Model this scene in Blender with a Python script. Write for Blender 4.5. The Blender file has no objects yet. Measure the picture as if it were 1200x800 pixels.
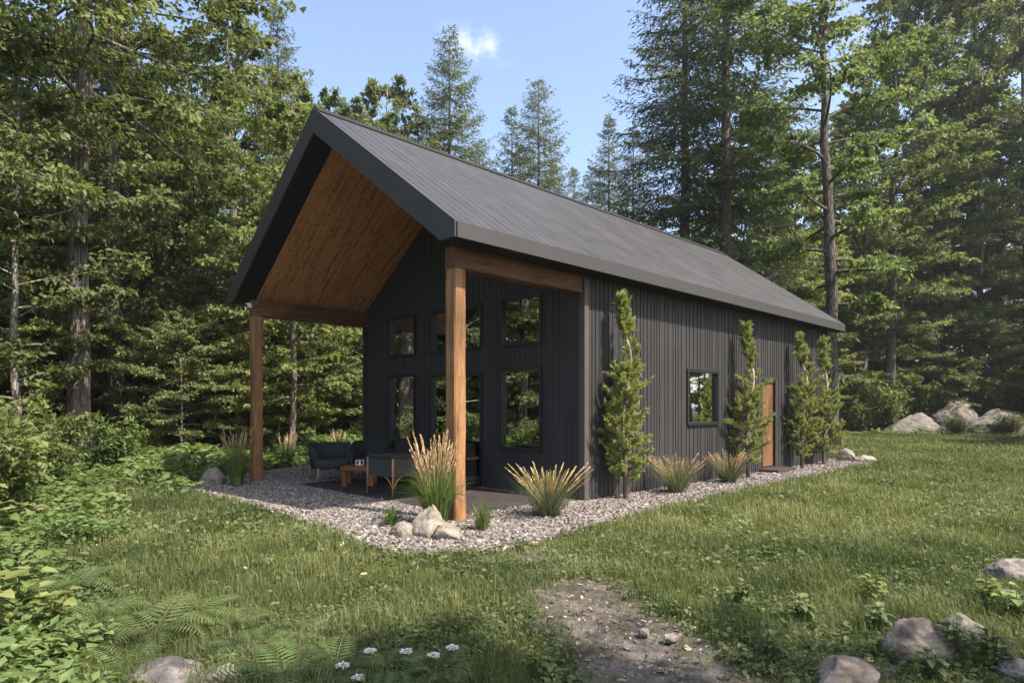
import bpy, math, random
import numpy as np
from mathutils import noise as mnoise, Vector

rng = np.random.default_rng(11)
random.seed(5)
R_ = math.radians
scene = bpy.context.scene
COL = scene.collection

# ------------------------------------------------------------------ frame of the place
# X: to the right along the gable front, Y: back along the house, Z up. House corner at the origin.
CAM = np.array([6.06, -7.58, 1.43])
YAW = 0.787
FW = np.array([-math.sin(YAW), math.cos(YAW)])
RT = np.array([math.cos(YAW), math.sin(YAW)])
FPX = 749.6


def w(r, d):
    """lateral / depth metres in the clearing's long axis -> world XY"""
    p = CAM[:2] + FW * d + RT * r
    return float(p[0]), float(p[1])


def wp(px, d):
    return w((px - 600) / FPX * d, d)


def rd(x, y):
    dx = x - CAM[0]; dy = y - CAM[1]
    return dx * RT[0] + dy * RT[1], dx * FW[0] + dy * FW[1]


# ------------------------------------------------------------------ noise
_tab = np.random.default_rng(3).random((256, 256))


def vnoise(x, y, s=1.0, off=0):
    x = np.asarray(x) / s + 37.3 + off * 17.7; y = np.asarray(y) / s + 91.1 + off * 5.3
    xi = np.floor(x).astype(int); yi = np.floor(y).astype(int)
    fx = x - xi; fy = y - yi
    fx = fx * fx * (3 - 2 * fx); fy = fy * fy * (3 - 2 * fy)
    a = _tab[xi % 256, yi % 256]; b = _tab[(xi + 1) % 256, yi % 256]
    c = _tab[xi % 256, (yi + 1) % 256]; d = _tab[(xi + 1) % 256, (yi + 1) % 256]
    return (a * (1 - fx) + b * fx) * (1 - fy) + (c * (1 - fx) + d * fx) * fy


def fbm(x, y, s=1.0, off=0):
    return (vnoise(x, y, s, off) * .5 + vnoise(x, y, s * .47, off + 3) * .3 + vnoise(x, y, s * .21, off + 7) * .2)


# ------------------------------------------------------------------ mesh building
def make_mesh(name, V, F, mat, tint=None, smooth=False):
    """V (n,3); F list of int arrays (m,k) with k = 3 or 4 (or 6)"""
    me = bpy.data.meshes.new(name)
    V = np.asarray(V, dtype=np.float32)
    me.vertices.add(len(V)); me.vertices.foreach_set('co', V.ravel())
    loops = np.concatenate([np.asarray(f, dtype=np.int32).ravel() for f in F])
    tot = np.concatenate([np.full(len(f), np.asarray(f).shape[1], dtype=np.int32) for f in F])
    start = np.concatenate([[0], np.cumsum(tot)[:-1]]).astype(np.int32)
    me.loops.add(len(loops)); me.loops.foreach_set('vertex_index', loops)
    me.polygons.add(len(tot)); me.polygons.foreach_set('loop_start', start)
    if smooth:
        me.polygons.foreach_set('use_smooth', np.ones(len(tot), dtype=bool))
    else:
        me.polygons.foreach_set('use_smooth', np.zeros(len(tot), dtype=bool))
    if tint is not None:
        for key, arr in (tint.items() if isinstance(tint, dict) else (('tint', tint),)):
            at = me.attributes.new(key, 'FLOAT', 'POINT')
            at.data.foreach_set('value', np.asarray(arr, dtype=np.float32))
    me.update(calc_edges=True)
    me.validate()
    if mat is not None:
        me.materials.append(mat)
    return me


def link(name, me, parent=None, loc=(0, 0, 0), rz=0, sc=1):
    o = bpy.data.objects.new(name, me)
    COL.objects.link(o)
    o.location = loc; o.rotation_euler = (0, 0, rz)
    o.scale = (sc, sc, sc) if not hasattr(sc, '__len__') else sc
    if parent:
        o.parent = parent
    return o


def tag(o, label=None, cat=None, group=None, kind=None):
    if label: o['label'] = label
    if cat: o['category'] = cat
    if group: o['group'] = group
    if kind: o['kind'] = kind
    return o


class MB:
    def __init__(s):
        s.v = []; s.f = {3: [], 4: [], 5: [], 6: []}; s.n = 0; s.t = []

    def add(s, V, F, t=None):
        V = np.asarray(V, dtype=float)
        s.v.append(V)
        F = [F] if not isinstance(F, list) else F
        for f in F:
            f = np.asarray(f)
            s.f[f.shape[1]].append(f + s.n)
        s.t.append(np.full(len(V), .5) if t is None else np.broadcast_to(np.asarray(t, dtype=float), (len(V),)))
        s.n += len(V)
        return s

    def box(s, x0, x1, y0, y1, z0, z1, rot=0, c=None, t=None):
        V = np.array([[x, y, z] for z in (z0, z1) for x, y in ((x0, y0), (x1, y0), (x1, y1), (x0, y1))], float)
        if rot:
            cx, cy = c if c is not None else ((x0 + x1) / 2, (y0 + y1) / 2)
            q = V[:, :2] - (cx, cy); cs, sn = math.cos(rot), math.sin(rot)
            V[:, 0] = cx + q[:, 0] * cs - q[:, 1] * sn; V[:, 1] = cy + q[:, 0] * sn + q[:, 1] * cs
        return s.add(V, np.array([[3, 2, 1, 0], [4, 5, 6, 7], [0, 1, 5, 4], [1, 2, 6, 5], [2, 3, 7, 6], [3, 0, 4, 7]]), t)

    def prism(s, poly, axis, a0, a1, t=None):
        """poly: list of 2D points (convex or quads), extruded along axis ('y' : points are x,z)"""
        n = len(poly); V = []
        for a in (a0, a1):
            for p in poly:
                V.append((p[0], a, p[1]) if axis == 'y' else (a, p[0], p[1]) if axis == 'x' else (p[0], p[1], a))
        V = np.array(V, float)
        side = np.array([[i, (i + 1) % n, n + (i + 1) % n, n + i] for i in range(n)])
        F = [side]
        if n in (3, 4, 5, 6):
            F += [np.array([list(range(n))[::-1]]), np.array([list(range(n, 2 * n))])]
        return s.add(V, F, t)

    def tube(s, P, rad, k=6, t=None, cap=True):
        P = np.asarray(P, float); n = len(P)
        rad = np.broadcast_to(np.asarray(rad, float), (n,))
        T = np.gradient(P, axis=0); T /= np.linalg.norm(T, axis=1)[:, None] + 1e-9
        ref = np.array([0, 0, 1.0]) if abs(T[:, 2].mean()) < .8 else np.array([1.0, 0, 0])
        A = np.cross(T, ref); A /= np.linalg.norm(A, axis=1)[:, None] + 1e-9
        B = np.cross(T, A)
        an = np.arange(k) / k * 2 * math.pi
        V = P[:, None, :] + rad[:, None, None] * (np.cos(an)[None, :, None] * A[:, None, :] + np.sin(an)[None, :, None] * B[:, None, :])
        V = V.reshape(-1, 3)
        i = np.arange(n - 1)[:, None] * k; j = np.arange(k)[None, :]; j2 = (j + 1) % k
        F = np.stack([i + j, i + j2, i + k + j2, i + k + j], -1).reshape(-1, 4)
        Fs = [F]
        if cap:
            V = np.vstack([V, P[:1], P[-1:]]); c0, c1 = n * k, n * k + 1
            jj = np.arange(k)
            Fs.append(np.stack([(jj + 1) % k, jj, np.full(k, c0)], -1))
            Fs.append(np.stack([(n - 1) * k + jj, (n - 1) * k + (jj + 1) % k, np.full(k, c1)], -1))
        return s.add(V, Fs, t)

    def mesh(s, name, mat, smooth=False):
        return make_mesh(name, np.vstack(s.v), [np.vstack(f) for f in s.f.values() if f], mat, np.concatenate(s.t), smooth)

    def build(s, name, mat, parent=None, smooth=False, loc=(0, 0, 0), rz=0, bevel=0):
        o = link(name, s.mesh(name, mat, smooth), parent, loc, rz)
        if bevel:
            m = o.modifiers.new('bevel', 'BEVEL'); m.width = bevel; m.segments = 2; m.limit_method = 'ANGLE'
        return o


def norm(a):
    return a / (np.linalg.norm(a, axis=-1, keepdims=True) + 1e-9)


def kites(C, D, N, L, W, fold=.12, mid=.45):
    """leaf shaped quads: C base (n,3), D direction, N normal, L length, W width"""
    D = norm(D); S = norm(np.cross(D, N)); N = np.cross(S, D)
    L = np.broadcast_to(L, (len(C),))[:, None]; W = np.broadcast_to(W, (len(C),))[:, None]
    m = C + D * L * mid + N * W * fold
    V = np.stack([C, m - S * W * .5, C + D * L, m + S * W * .5], 1).reshape(-1, 3)
    F = np.arange(len(C) * 4).reshape(-1, 4)
    return V, F


def leaves6(C, D, N, L, W, fold=.15):
    """broader leaf: 7 verts, folded along the midrib, tip drooping"""
    D = norm(D); S = norm(np.cross(D, N)); N = np.cross(S, D)
    n = len(C)
    L = np.broadcast_to(L, (n,))[:, None]; W = np.broadcast_to(W, (n,))[:, None]
    a = C + D * L * .3; b = C + D * L * .68 - N * L * .04
    V = np.stack([C, a - S * W * .5 + N * W * fold, b - S * W * .36 + N * W * fold * .6, C + D * L - N * L * .16,
                  b + S * W * .36 + N * W * fold * .6, a + S * W * .5 + N * W * fold, a, b], 1).reshape(-1, 3)
    o = np.arange(n)[:, None] * 8
    Q = np.vstack([o + np.array([[6, 1, 2, 7]]), o + np.array([[5, 6, 7, 4]])])
    T = np.vstack([o + np.array([[0, 1, 6]]), o + np.array([[0, 6, 5]]), o + np.array([[7, 2, 3]]), o + np.array([[4, 7, 3]])])
    return V, [Q, T]


# ------------------------------------------------------------------ materials
def new_mat(name):
    m = bpy.data.materials.new(name); m.use_nodes = True
    nt = m.node_tree; nt.nodes.clear()
    out = nt.nodes.new('ShaderNodeOutputMaterial')
    return m, nt, out


def N(nt, kind, **kw):
    n = nt.nodes.new(kind)
    for k, v in kw.items():
        if k.startswith('_'):
            setattr(n, k[1:], v)
        else:
            n.inputs[k.replace('__', ' ')].default_value = v
    return n


def ramp(nt, src, stops, interp='LINEAR'):
    r = nt.nodes.new('ShaderNodeValToRGB'); r.color_ramp.interpolation = interp
    e = r.color_ramp.elements
    while len(e) < len(stops): e.new(.5)
    for el, (p, c) in zip(e, stops):
        el.position = p; el.color = (*c, 1) if len(c) == 3 else c
    nt.links.new(src, r.inputs['Fac'])
    return r


def rgbmix(nt, fac, a, b, mode='MIX'):
    m = nt.nodes.new('ShaderNodeMix'); m.data_type = 'RGBA'; m.blend_type = mode
    for s, v in ((m.inputs['Factor'], fac), (m.inputs['A'], a), (m.inputs['B'], b)):
        if hasattr(v, 'is_output') or isinstance(v, bpy.types.NodeSocket): nt.links.new(v, s)
        elif isinstance(v, tuple): s.default_value = (*v, 1) if len(v) == 3 else v
        else: s.default_value = v
    return m.outputs['Result']


def math_(nt, op, a, b=None, clamp=False):
    m = nt.nodes.new('ShaderNodeMath'); m.operation = op; m.use_clamp = clamp
    for i, v in enumerate((a, b)):
        if v is None: continue
        if isinstance(v, bpy.types.NodeSocket): nt.links.new(v, m.inputs[i])
        else: m.inputs[i].default_value = v
    return m.outputs[0]


def coords(nt, kind='Object', scale=(1, 1, 1), rot=(0, 0, 0)):
    tc = nt.nodes.new('ShaderNodeTexCoord'); mp = nt.nodes.new('ShaderNodeMapping')
    mp.inputs['Scale'].default_value = scale; mp.inputs['Rotation'].default_value = rot
    nt.links.new(tc.outputs[kind], mp.inputs['Vector'])
    return mp.outputs['Vector']


def noise_(nt, vec, scale, detail=4, rough=.55):
    n = N(nt, 'ShaderNodeTexNoise', Scale=scale, Detail=detail, Roughness=rough)
    nt.links.new(vec, n.inputs['Vector'])
    return n.outputs['Fac']


def bump(nt, h, strength, dist=.02):
    b = N(nt, 'ShaderNodeBump', Strength=strength, Distance=dist)
    nt.links.new(h, b.inputs['Height'])
    return b.outputs['Normal']


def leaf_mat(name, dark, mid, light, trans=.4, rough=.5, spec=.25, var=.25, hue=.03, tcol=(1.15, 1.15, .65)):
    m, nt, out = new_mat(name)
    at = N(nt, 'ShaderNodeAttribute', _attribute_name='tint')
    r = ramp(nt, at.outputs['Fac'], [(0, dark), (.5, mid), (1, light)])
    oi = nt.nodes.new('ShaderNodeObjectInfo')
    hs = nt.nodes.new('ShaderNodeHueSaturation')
    nt.links.new(r.outputs['Color'], hs.inputs['Color'])
    v = math_(nt, 'MULTIPLY', oi.outputs['Random'], var); v = math_(nt, 'ADD', v, 1 - var / 2)
    nt.links.new(v, hs.inputs['Value'])
    h = math_(nt, 'MULTIPLY', oi.outputs['Random'], 7.31); h = math_(nt, 'FRACT', h)
    h = math_(nt, 'MULTIPLY', h, hue); h = math_(nt, 'ADD', h, .503 - hue / 2)
    nt.links.new(h, hs.inputs['Hue'])
    p = N(nt, 'ShaderNodeBsdfPrincipled', Roughness=rough); p.inputs['Specular IOR Level'].default_value = spec
    nt.links.new(hs.outputs['Color'], p.inputs['Base Color'])
    tr = nt.nodes.new('ShaderNodeBsdfTranslucent')
    tc = rgbmix(nt, 1.0, hs.outputs['Color'], tcol, 'MULTIPLY')
    nt.links.new(tc, tr.inputs['Color'])
    mx = N(nt, 'ShaderNodeMixShader', Fac=trans)
    nt.links.new(p.outputs[0], mx.inputs[1]); nt.links.new(tr.outputs[0], mx.inputs[2])
    nt.links.new(mx.outputs[0], out.inputs['Surface'])
    return m


def plain(name, col, rough=.6, spec=.4, metal=0, var=.15, vscale=6, bumps=0, bscale=40):
    m, nt, out = new_mat(name)
    p = N(nt, 'ShaderNodeBsdfPrincipled', Roughness=rough, Metallic=metal); p.inputs['Specular IOR Level'].default_value = spec
    vec = coords(nt)
    f = noise_(nt, vec, vscale, 5)
    r = ramp(nt, f, [(.3, tuple(c * (1 - var) for c in col)), (.7, tuple(c * (1 + var) for c in col))])
    nt.links.new(r.outputs['Color'], p.inputs['Base Color'])
    if bumps:
        nt.links.new(bump(nt, noise_(nt, vec, bscale, 4), bumps), p.inputs['Normal'])
    nt.links.new(p.outputs[0], out.inputs['Surface'])
    return m


def grain(name, stops, sc=(9, 9, .6), rough=.7, bstr=.4, axis_rot=(0, 0, 0), fine=4.0, knots=True, spec=.25):
    """wood with grain running along local Z of the mapped coordinates"""
    m, nt, out = new_mat(name)
    p = N(nt, 'ShaderNodeBsdfPrincipled', Roughness=rough); p.inputs['Specular IOR Level'].default_value = spec
    vec = coords(nt, 'Object', sc, axis_rot)
    f1 = noise_(nt, vec, 1.6, 6, .65); f2 = noise_(nt, vec, 1.6 * fine, 5, .7)
    f = math_(nt, 'ADD', math_(nt, 'MULTIPLY', f1, .6), math_(nt, 'MULTIPLY', f2, .4))
    r = ramp(nt, f, stops)
    col = r.outputs['Color']
    if knots:
        v2 = coords(nt, 'Object', tuple(max(.8, s * .22) for s in sc), axis_rot)
        big = noise_(nt, v2, 1.3, 3)
        rr = ramp(nt, big, [(.35, (.62, .6, .58)), (.6, (1.08, 1.05, 1.0))])
        col = rgbmix(nt, 1.0, col, rr.outputs['Color'], 'MULTIPLY')
    nt.links.new(col, p.inputs['Base Color'])
    nt.links.new(bump(nt, f, bstr, .01), p.inputs['Normal'])
    nt.links.new(p.outputs[0], out.inputs['Surface'])
    return m


def bark(name, dark, light, sc=(7, 7, 1.4)):
    m, nt, out = new_mat(name)
    p = N(nt, 'ShaderNodeBsdfPrincipled', Roughness=.9); p.inputs['Specular IOR Level'].default_value = .15
    vec = coords(nt, 'Object', sc)
    vo = N(nt, 'ShaderNodeTexVoronoi', Scale=2.4, _feature='DISTANCE_TO_EDGE')
    wv = noise_(nt, vec, 3, 5)
    mixv = rgbmix(nt, .25, vec, wv)
    nt.links.new(mixv, vo.inputs['Vector'])
    cr = ramp(nt, vo.outputs['Distance'], [(0, (0, 0, 0)), (.22, (1, 1, 1))])
    n2 = noise_(nt, vec, 2.2, 6, .7)
    h = math_(nt, 'ADD', math_(nt, 'MULTIPLY', cr.outputs['Color'], .55), math_(nt, 'MULTIPLY', n2, .6))
    r = ramp(nt, h, [(.25, dark), (.95, light)])
    nt.links.new(r.outputs['Color'], p.inputs['Base Color'])
    nt.links.new(bump(nt, h, .9, .03), p.inputs['Normal'])
    nt.links.new(p.outputs[0], out.inputs['Surface'])
    return m


def rock_mat(name, a, b, c, moss=0.0):
    m, nt, out = new_mat(name)
    p = N(nt, 'ShaderNodeBsdfPrincipled', Roughness=.88); p.inputs['Specular IOR Level'].default_value = .2
    vec = coords(nt)
    f = noise_(nt, vec, 4.5, 9, .68); g = noise_(nt, vec, 22, 6, .7)
    s = coords(nt, 'Object', (2, 2, 9), (.5, .3, 0)); st = noise_(nt, s, 2.2, 5, .6)
    h = math_(nt, 'ADD', math_(nt, 'MULTIPLY', f, .5), math_(nt, 'ADD', math_(nt, 'MULTIPLY', g, .25), math_(nt, 'MULTIPLY', st, .25)))
    r = ramp(nt, h, [(.38, a), (.5, b), (.62, c)])
    col = r.outputs['Color']
    if moss:
        mf = noise_(nt, vec, 3.1, 5, .6)
        mr = ramp(nt, mf, [(.62 - moss, (0, 0, 0)), (.72 - moss * .6, (1, 1, 1))])
        col = rgbmix(nt, math_(nt, 'MULTIPLY', mr.outputs['Color'], .75), col, (.05, .062, .022))
    nt.links.new(col, p.inputs['Base Color'])
    nt.links.new(bump(nt, h, .8, .06), p.inputs['Normal'])
    nt.links.new(p.outputs[0], out.inputs['Surface'])
    return m


M = {}
M['leaf_maple'] = leaf_mat('maple_leaf', (0.080, 0.104, 0.033), (0.154, 0.191, 0.064), (0.256, 0.281, 0.101), .45)
M['leaf_forest'] = leaf_mat('forest_leaf', (0.076, 0.100, 0.038), (0.148, 0.181, 0.066), (0.246, 0.271, 0.101), .45, var=.35)
M['leaf_shrub'] = leaf_mat('shrub_leaf', (0.072, 0.102, 0.033), (0.144, 0.190, 0.064), (0.235, 0.271, 0.101), .43, var=.3)
M['leaf_yellow'] = leaf_mat('young_leaf', (0.112, 0.141, 0.040), (0.199, 0.233, 0.075), (0.287, 0.308, 0.115), .45)
M['needle'] = leaf_mat('spruce_needle', (0.059, 0.078, 0.044), (0.113, 0.137, 0.072), (0.186, 0.200, 0.105), .35, rough=.6, var=.3)
M['needle_pale'] = leaf_mat('pale_needle', (0.076, 0.095, 0.053), (0.137, 0.160, 0.086), (0.216, 0.226, 0.127), .35, rough=.6)  # paler needle colour, worn by the spruces
M['needle_lime'] = leaf_mat('garden_needle', (0.117, 0.142, 0.042), (0.243, 0.274, 0.090), (0.414, 0.436, 0.180), .40, rough=.55, var=.1, hue=.006)
M['fern'] = leaf_mat('fern_leaf', (.075, .118, .042), (.135, .19, .068), (.20, .24, .095), .45, var=.3)
M['grass'] = leaf_mat('grass_blade', (0.069, 0.091, 0.032), (0.137, 0.157, 0.056), (0.276, 0.270, 0.125), .38, rough=.55, spec=.2, var=0)
M['cover'] = leaf_mat('cover_leaf', (0.058, 0.087, 0.033), (0.111, 0.149, 0.057), (0.205, 0.238, 0.101), .40, var=0)
M['undergrowth'] = leaf_mat('undergrowth_leaf', (0.076, 0.113, 0.035), (0.148, 0.200, 0.064), (0.235, 0.281, 0.101), .43, var=0)
M['ornamental'] = leaf_mat('ornamental_blade', (.055, .105, .030), (.13, .20, .055), (.25, .29, .09), .35, var=.2)
M['ornamental_blue'] = leaf_mat('pale_blade', (.060, .085, .045), (.115, .140, .075), (.20, .21, .12), .3, var=.2)
M['plume'] = leaf_mat('seed_plume', (.34, .235, .11), (.56, .42, .22), (.72, .59, .37), .3, rough=.8, var=.12, tcol=(1.1, 1.0, .8))
M['bark'] = bark('grey_bark', (.05, .042, .034), (.26, .215, .172), (11, 11, 1.2))
M['bark_dark'] = bark('dark_bark', (.028, .024, .020), (.15, .125, .10))
M['bark_pale'] = bark('pale_bark', (.10, .088, .07), (.36, .32, .265), (9, 9, 3))
M['bark_tan'] = plain('tan_stem', (.40, .32, .21), .75, .2, 0, .25, 14, .5, 60)
def wall_bark():
    m, nt, out = new_mat('tan_and_brown_bark')
    p = N(nt, 'ShaderNodeBsdfPrincipled', Roughness=.8)
    vec = coords(nt); sep = nt.nodes.new('ShaderNodeSeparateXYZ'); nt.links.new(vec, sep.inputs[0])
    n = noise_(nt, coords(nt, 'Object', (14, 14, 5)), 2.5, 5, .7)
    h = math_(nt, 'ADD', math_(nt, 'MULTIPLY', sep.outputs['Z'], .30), math_(nt, 'MULTIPLY', math_(nt, 'SUBTRACT', n, .5), .35))
    r = ramp(nt, h, [(.05, (.11, .078, .052)), (.45, (.20, .145, .095)), (.66, (.50, .42, .29))])
    nt.links.new(r.outputs['Color'], p.inputs['Base Color']); nt.links.new(bump(nt, n, .5, .01), p.inputs['Normal'])
    nt.links.new(p.outputs[0], out.inputs['Surface'])
    return m


M['bark_wall'] = wall_bark()
M['stem'] = plain('green_stem', (.09, .085, .04), .7, .2)
M['post'] = grain('post_timber', [(.3, (.11, .054, .024)), (.5, (.26, .135, .060)), (.72, (.42, .235, .118))], (10, 10, .9), .68, .6)
M['beam'] = grain('beam_timber', [(.3, (.05, .023, .012)), (.5, (.135, .062, .029)), (.72, (.235, .118, .058))], (10, 1.0, 10), .65, .5)
M['door_wood'] = grain('door_timber', [(.3, (.11, .052, .027)), (.5, (.175, .086, .046)), (.75, (.25, .13, .072))], (14, 14, .8), .55, .2)
M['table_wood'] = grain('table_timber', [(.3, (.12, .044, .017)), (.5, (.22, .085, .032)), (.72, (.32, .13, .052))], (3, 14, 14), .55, .2)
M['black_metal'] = plain('black_frame', (.012, .012, .013), .45, .5)
M['trim'] = plain('corner_trim', (.075, .064, .056), .6, .4, 0, .12, 8)
M['fascia'] = plain('dark_fascia', (.045, .041, .038), .5, .4, 0, .06, 3)
M['soffit'] = plain('black_soffit', (.012, .012, .012), .7, .3)
M['interior'] = plain('interior_lining', (.035, .03, .027), .8, .2)
M['fabric'] = plain('charcoal_weave', (.030, .030, .030), .85, .25, 0, .2, 60, .5, 220)
M['skirt'] = plain('olive_grey_weave', (.06, .058, .05), .85, .25, 0, .2, 60, .5, 220)
M['cushion'] = plain('charcoal_cushion', (.040, .040, .040), .9, .2, 0, .15, 20, .3, 200)
M['bamboo'] = plain('bamboo_cane', (.30, .16, .075), .5, .4, 0, .35, 25)
M['white'] = plain('white_glaze', (.75, .73, .70), .35, .5, 0, .05)
M['planter'] = plain('black_planter', (.015, .015, .016), .5, .5)
M['flower'] = leaf_mat('white_flower', (.6, .6, .55), (.72, .71, .66), (.8, .8, .76), .3, var=0, tcol=(1, 1, 1))
M['rock_tan'] = rock_mat('tan_rock', (.10, .083, .064), (.215, .185, .148), (.34, .30, .25), .02)
M['rock_grey'] = rock_mat('grey_rock', (.09, .078, .066), (.22, .19, .165), (.37, .33, .29), .06)
M['rock_back'] = rock_mat('dark_grey_rock', (.06, .053, .047), (.15, .132, .118), (.26, .232, .21), .10)  # darker grey stone for the boulders at the wood edge
M['rock_brown'] = rock_mat('brown_rock', (.10, .076, .055), (.24, .19, .145), (.40, .335, .27), .04)
M['rock_moss'] = rock_mat('mossy_rock', (.09, .078, .062), (.20, .175, .14), (.34, .30, .25), .16)
M['soil'] = plain('dark_soil', (.035, .026, .018), .95, .1, 0, .3, 8, .6, 40)


def wall_mat():
    m, nt, out = new_mat('charred_cladding')
    p = N(nt, 'ShaderNodeBsdfPrincipled', Roughness=.62); p.inputs['Specular IOR Level'].default_value = .35
    vec = coords(nt, 'Object', (16, 16, .35))
    f = noise_(nt, vec, 1.4, 6, .7)
    v2 = coords(nt, 'Object', (60, 60, 2.0)); g = noise_(nt, v2, 1.3, 5, .7)
    v3 = coords(nt, 'Object', (.6, .6, .9)); big = noise_(nt, v3, 1.2, 4)
    h = math_(nt, 'ADD', math_(nt, 'MULTIPLY', f, .6), math_(nt, 'MULTIPLY', g, .4))
    r = ramp(nt, h, [(.3, (.019, .0178, .0172)), (.5, (.032, .0303, .0292)), (.72, (.051, .0485, .0465))])
    rr = ramp(nt, big, [(.3, (.82, .82, .84)), (.7, (1.15, 1.13, 1.1))])
    nt.links.new(rgbmix(nt, 1.0, r.outputs['Color'], rr.outputs['Color'], 'MULTIPLY'), p.inputs['Base Color'])
    nt.links.new(bump(nt, h, .35, .006), p.inputs['Normal'])
    nt.links.new(p.outputs[0], out.inputs['Surface'])
    return m


def roof_mat():
    m, nt, out = new_mat('ribbed_roof_metal')
    p = N(nt, 'ShaderNodeBsdfPrincipled', Roughness=.52, Metallic=0.0); p.inputs['Specular IOR Level'].default_value = .35
    vec = coords(nt, 'Object', (.25, 7, .25)); f = noise_(nt, vec, 1.3, 5, .7)
    v2 = coords(nt, 'Object', (1.2, 1.2, 1.2)); g = noise_(nt, v2, 1.5, 6, .65)
    v3 = coords(nt, 'Object', (2, 45, 2)); s = noise_(nt, v3, 1.2, 3, .6)
    h = math_(nt, 'ADD', math_(nt, 'MULTIPLY', f, .35), math_(nt, 'ADD', math_(nt, 'MULTIPLY', g, .25), math_(nt, 'MULTIPLY', s, .4)))
    r = ramp(nt, h, [(.36, (.024, .0230, .0225)), (.5, (.039, .0375, .0365)), (.66, (.060, .0575, .0555))])
    nt.links.new(r.outputs['Color'], p.inputs['Base Color'])
    rr = ramp(nt, g, [(.3, (.44, .44, .44)), (.7, (.62, .62, .62))]); nt.links.new(rr.outputs['Color'], p.inputs['Roughness'])
    nt.links.new(p.outputs[0], out.inputs['Surface'])
    return m


def ceiling_mat():
    m, nt, out = new_mat('shingled_ceiling_wood')
    p = N(nt, 'ShaderNodeBsdfPrincipled', Roughness=.72); p.inputs['Specular IOR Level'].default_value = .2
    # local Z = up the slope after the mapping rotation; short split strips running up the slope
    vec = coords(nt, 'Object', (1, 1, 1), (0, R_(54.3), 0))
    sep = nt.nodes.new('ShaderNodeSeparateXYZ'); nt.links.new(vec, sep.inputs[0])
    cmb = nt.nodes.new('ShaderNodeCombineXYZ')
    nt.links.new(sep.outputs['Y'], cmb.inputs['Y']); nt.links.new(sep.outputs['Z'], cmb.inputs['X'])
    bk = N(nt, 'ShaderNodeTexBrick', Scale=1.0)
    bk.inputs['Mortar Size'].default_value = .004; bk.inputs['Brick Width'].default_value = .17; bk.inputs['Row Height'].default_value = .034
    bk.inputs['Color1'].default_value = (.0, .0, .0, 1); bk.inputs['Color2'].default_value = (1, 1, 1, 1); bk.inputs['Mortar'].default_value = (.15, .15, .15, 1)
    bk.offset = .37; bk.squash = 1.0
    wob = noise_(nt, vec, 3.0, 3)
    nt.links.new(rgbmix(nt, .03, cmb.outputs[0], wob), bk.inputs['Vector'])
    gr = nt.nodes.new('ShaderNodeMapping'); gr.inputs['Scale'].default_value = (3, 45, 3)
    nt.links.new(cmb.outputs[0], gr.inputs['Vector'])
    g = noise_(nt, gr.outputs[0], 1.2, 6, .7)
    sp = noise_(nt, vec, 14, 4, .7)
    h = math_(nt, 'ADD', math_(nt, 'MULTIPLY', bk.outputs['Color'], .20), math_(nt, 'ADD', math_(nt, 'MULTIPLY', g, .40), math_(nt, 'MULTIPLY', sp, .42)))
    r = ramp(nt, h, [(.34, (.16, .066, .028)), (.46, (.50, .235, .105)), (.72, (.72, .40, .20))])
    nt.links.new(r.outputs['Color'], p.inputs['Base Color'])
    nt.links.new(bump(nt, h, .6, .015), p.inputs['Normal'])
    nt.links.new(p.outputs[0], out.inputs['Surface'])
    return m


def glass_mat():
    m, nt, out = new_mat('reflective_glazing')
    g = N(nt, 'ShaderNodeBsdfGlossy', Roughness=.012, Color=(.86, .90, .88, 1))
    t = N(nt, 'ShaderNodeBsdfTransparent', Color=(.42, .45, .43, 1))
    vec = coords(nt, 'Object', (1, 1, 1)); nn = noise_(nt, vec, 1.1, 2)
    nb = bump(nt, nn, .05, .02); nt.links.new(nb, g.inputs['Normal'])
    lw = N(nt, 'ShaderNodeLayerWeight', Blend=.35)
    f = math_(nt, 'ADD', math_(nt, 'MULTIPLY', lw.outputs['Fresnel'], .4), .68, True)
    mx = nt.nodes.new('ShaderNodeMixShader'); nt.links.new(f, mx.inputs[0])
    nt.links.new(t.outputs[0], mx.inputs[1]); nt.links.new(g.outputs[0], mx.inputs[2])
    nt.links.new(mx.outputs[0], out.inputs['Surface'])
    return m


def patio_mat():
    m, nt, out = new_mat('dark_patio_pavers')
    p = N(nt, 'ShaderNodeBsdfPrincipled', Roughness=.8); p.inputs['Specular IOR Level'].default_value = .25
    vec = coords(nt)
    bk = N(nt, 'ShaderNodeTexBrick', Scale=1.0); nt.links.new(vec, bk.inputs['Vector'])
    bk.inputs['Brick Width'].default_value = .6; bk.inputs['Row Height'].default_value = .3; bk.inputs['Mortar Size'].default_value = .006
    bk.inputs['Color1'].default_value = (.034, .028, .026, 1); bk.inputs['Color2'].default_value = (.046, .038, .035, 1); bk.inputs['Mortar'].default_value = (.02, .018, .016, 1)
    n = noise_(nt, vec, 9, 6, .7)
    rr = ramp(nt, n, [(.3, (.65, .65, .65)), (.7, (1.3, 1.25, 1.2))])
    nt.links.new(rgbmix(nt, 1.0, bk.outputs['Color'], rr.outputs['Color'], 'MULTIPLY'), p.inputs['Base Color'])
    nt.links.new(bump(nt, n, .4, .02), p.inputs['Normal'])
    nt.links.new(p.outputs[0], out.inputs['Surface'])
    return m


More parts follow.
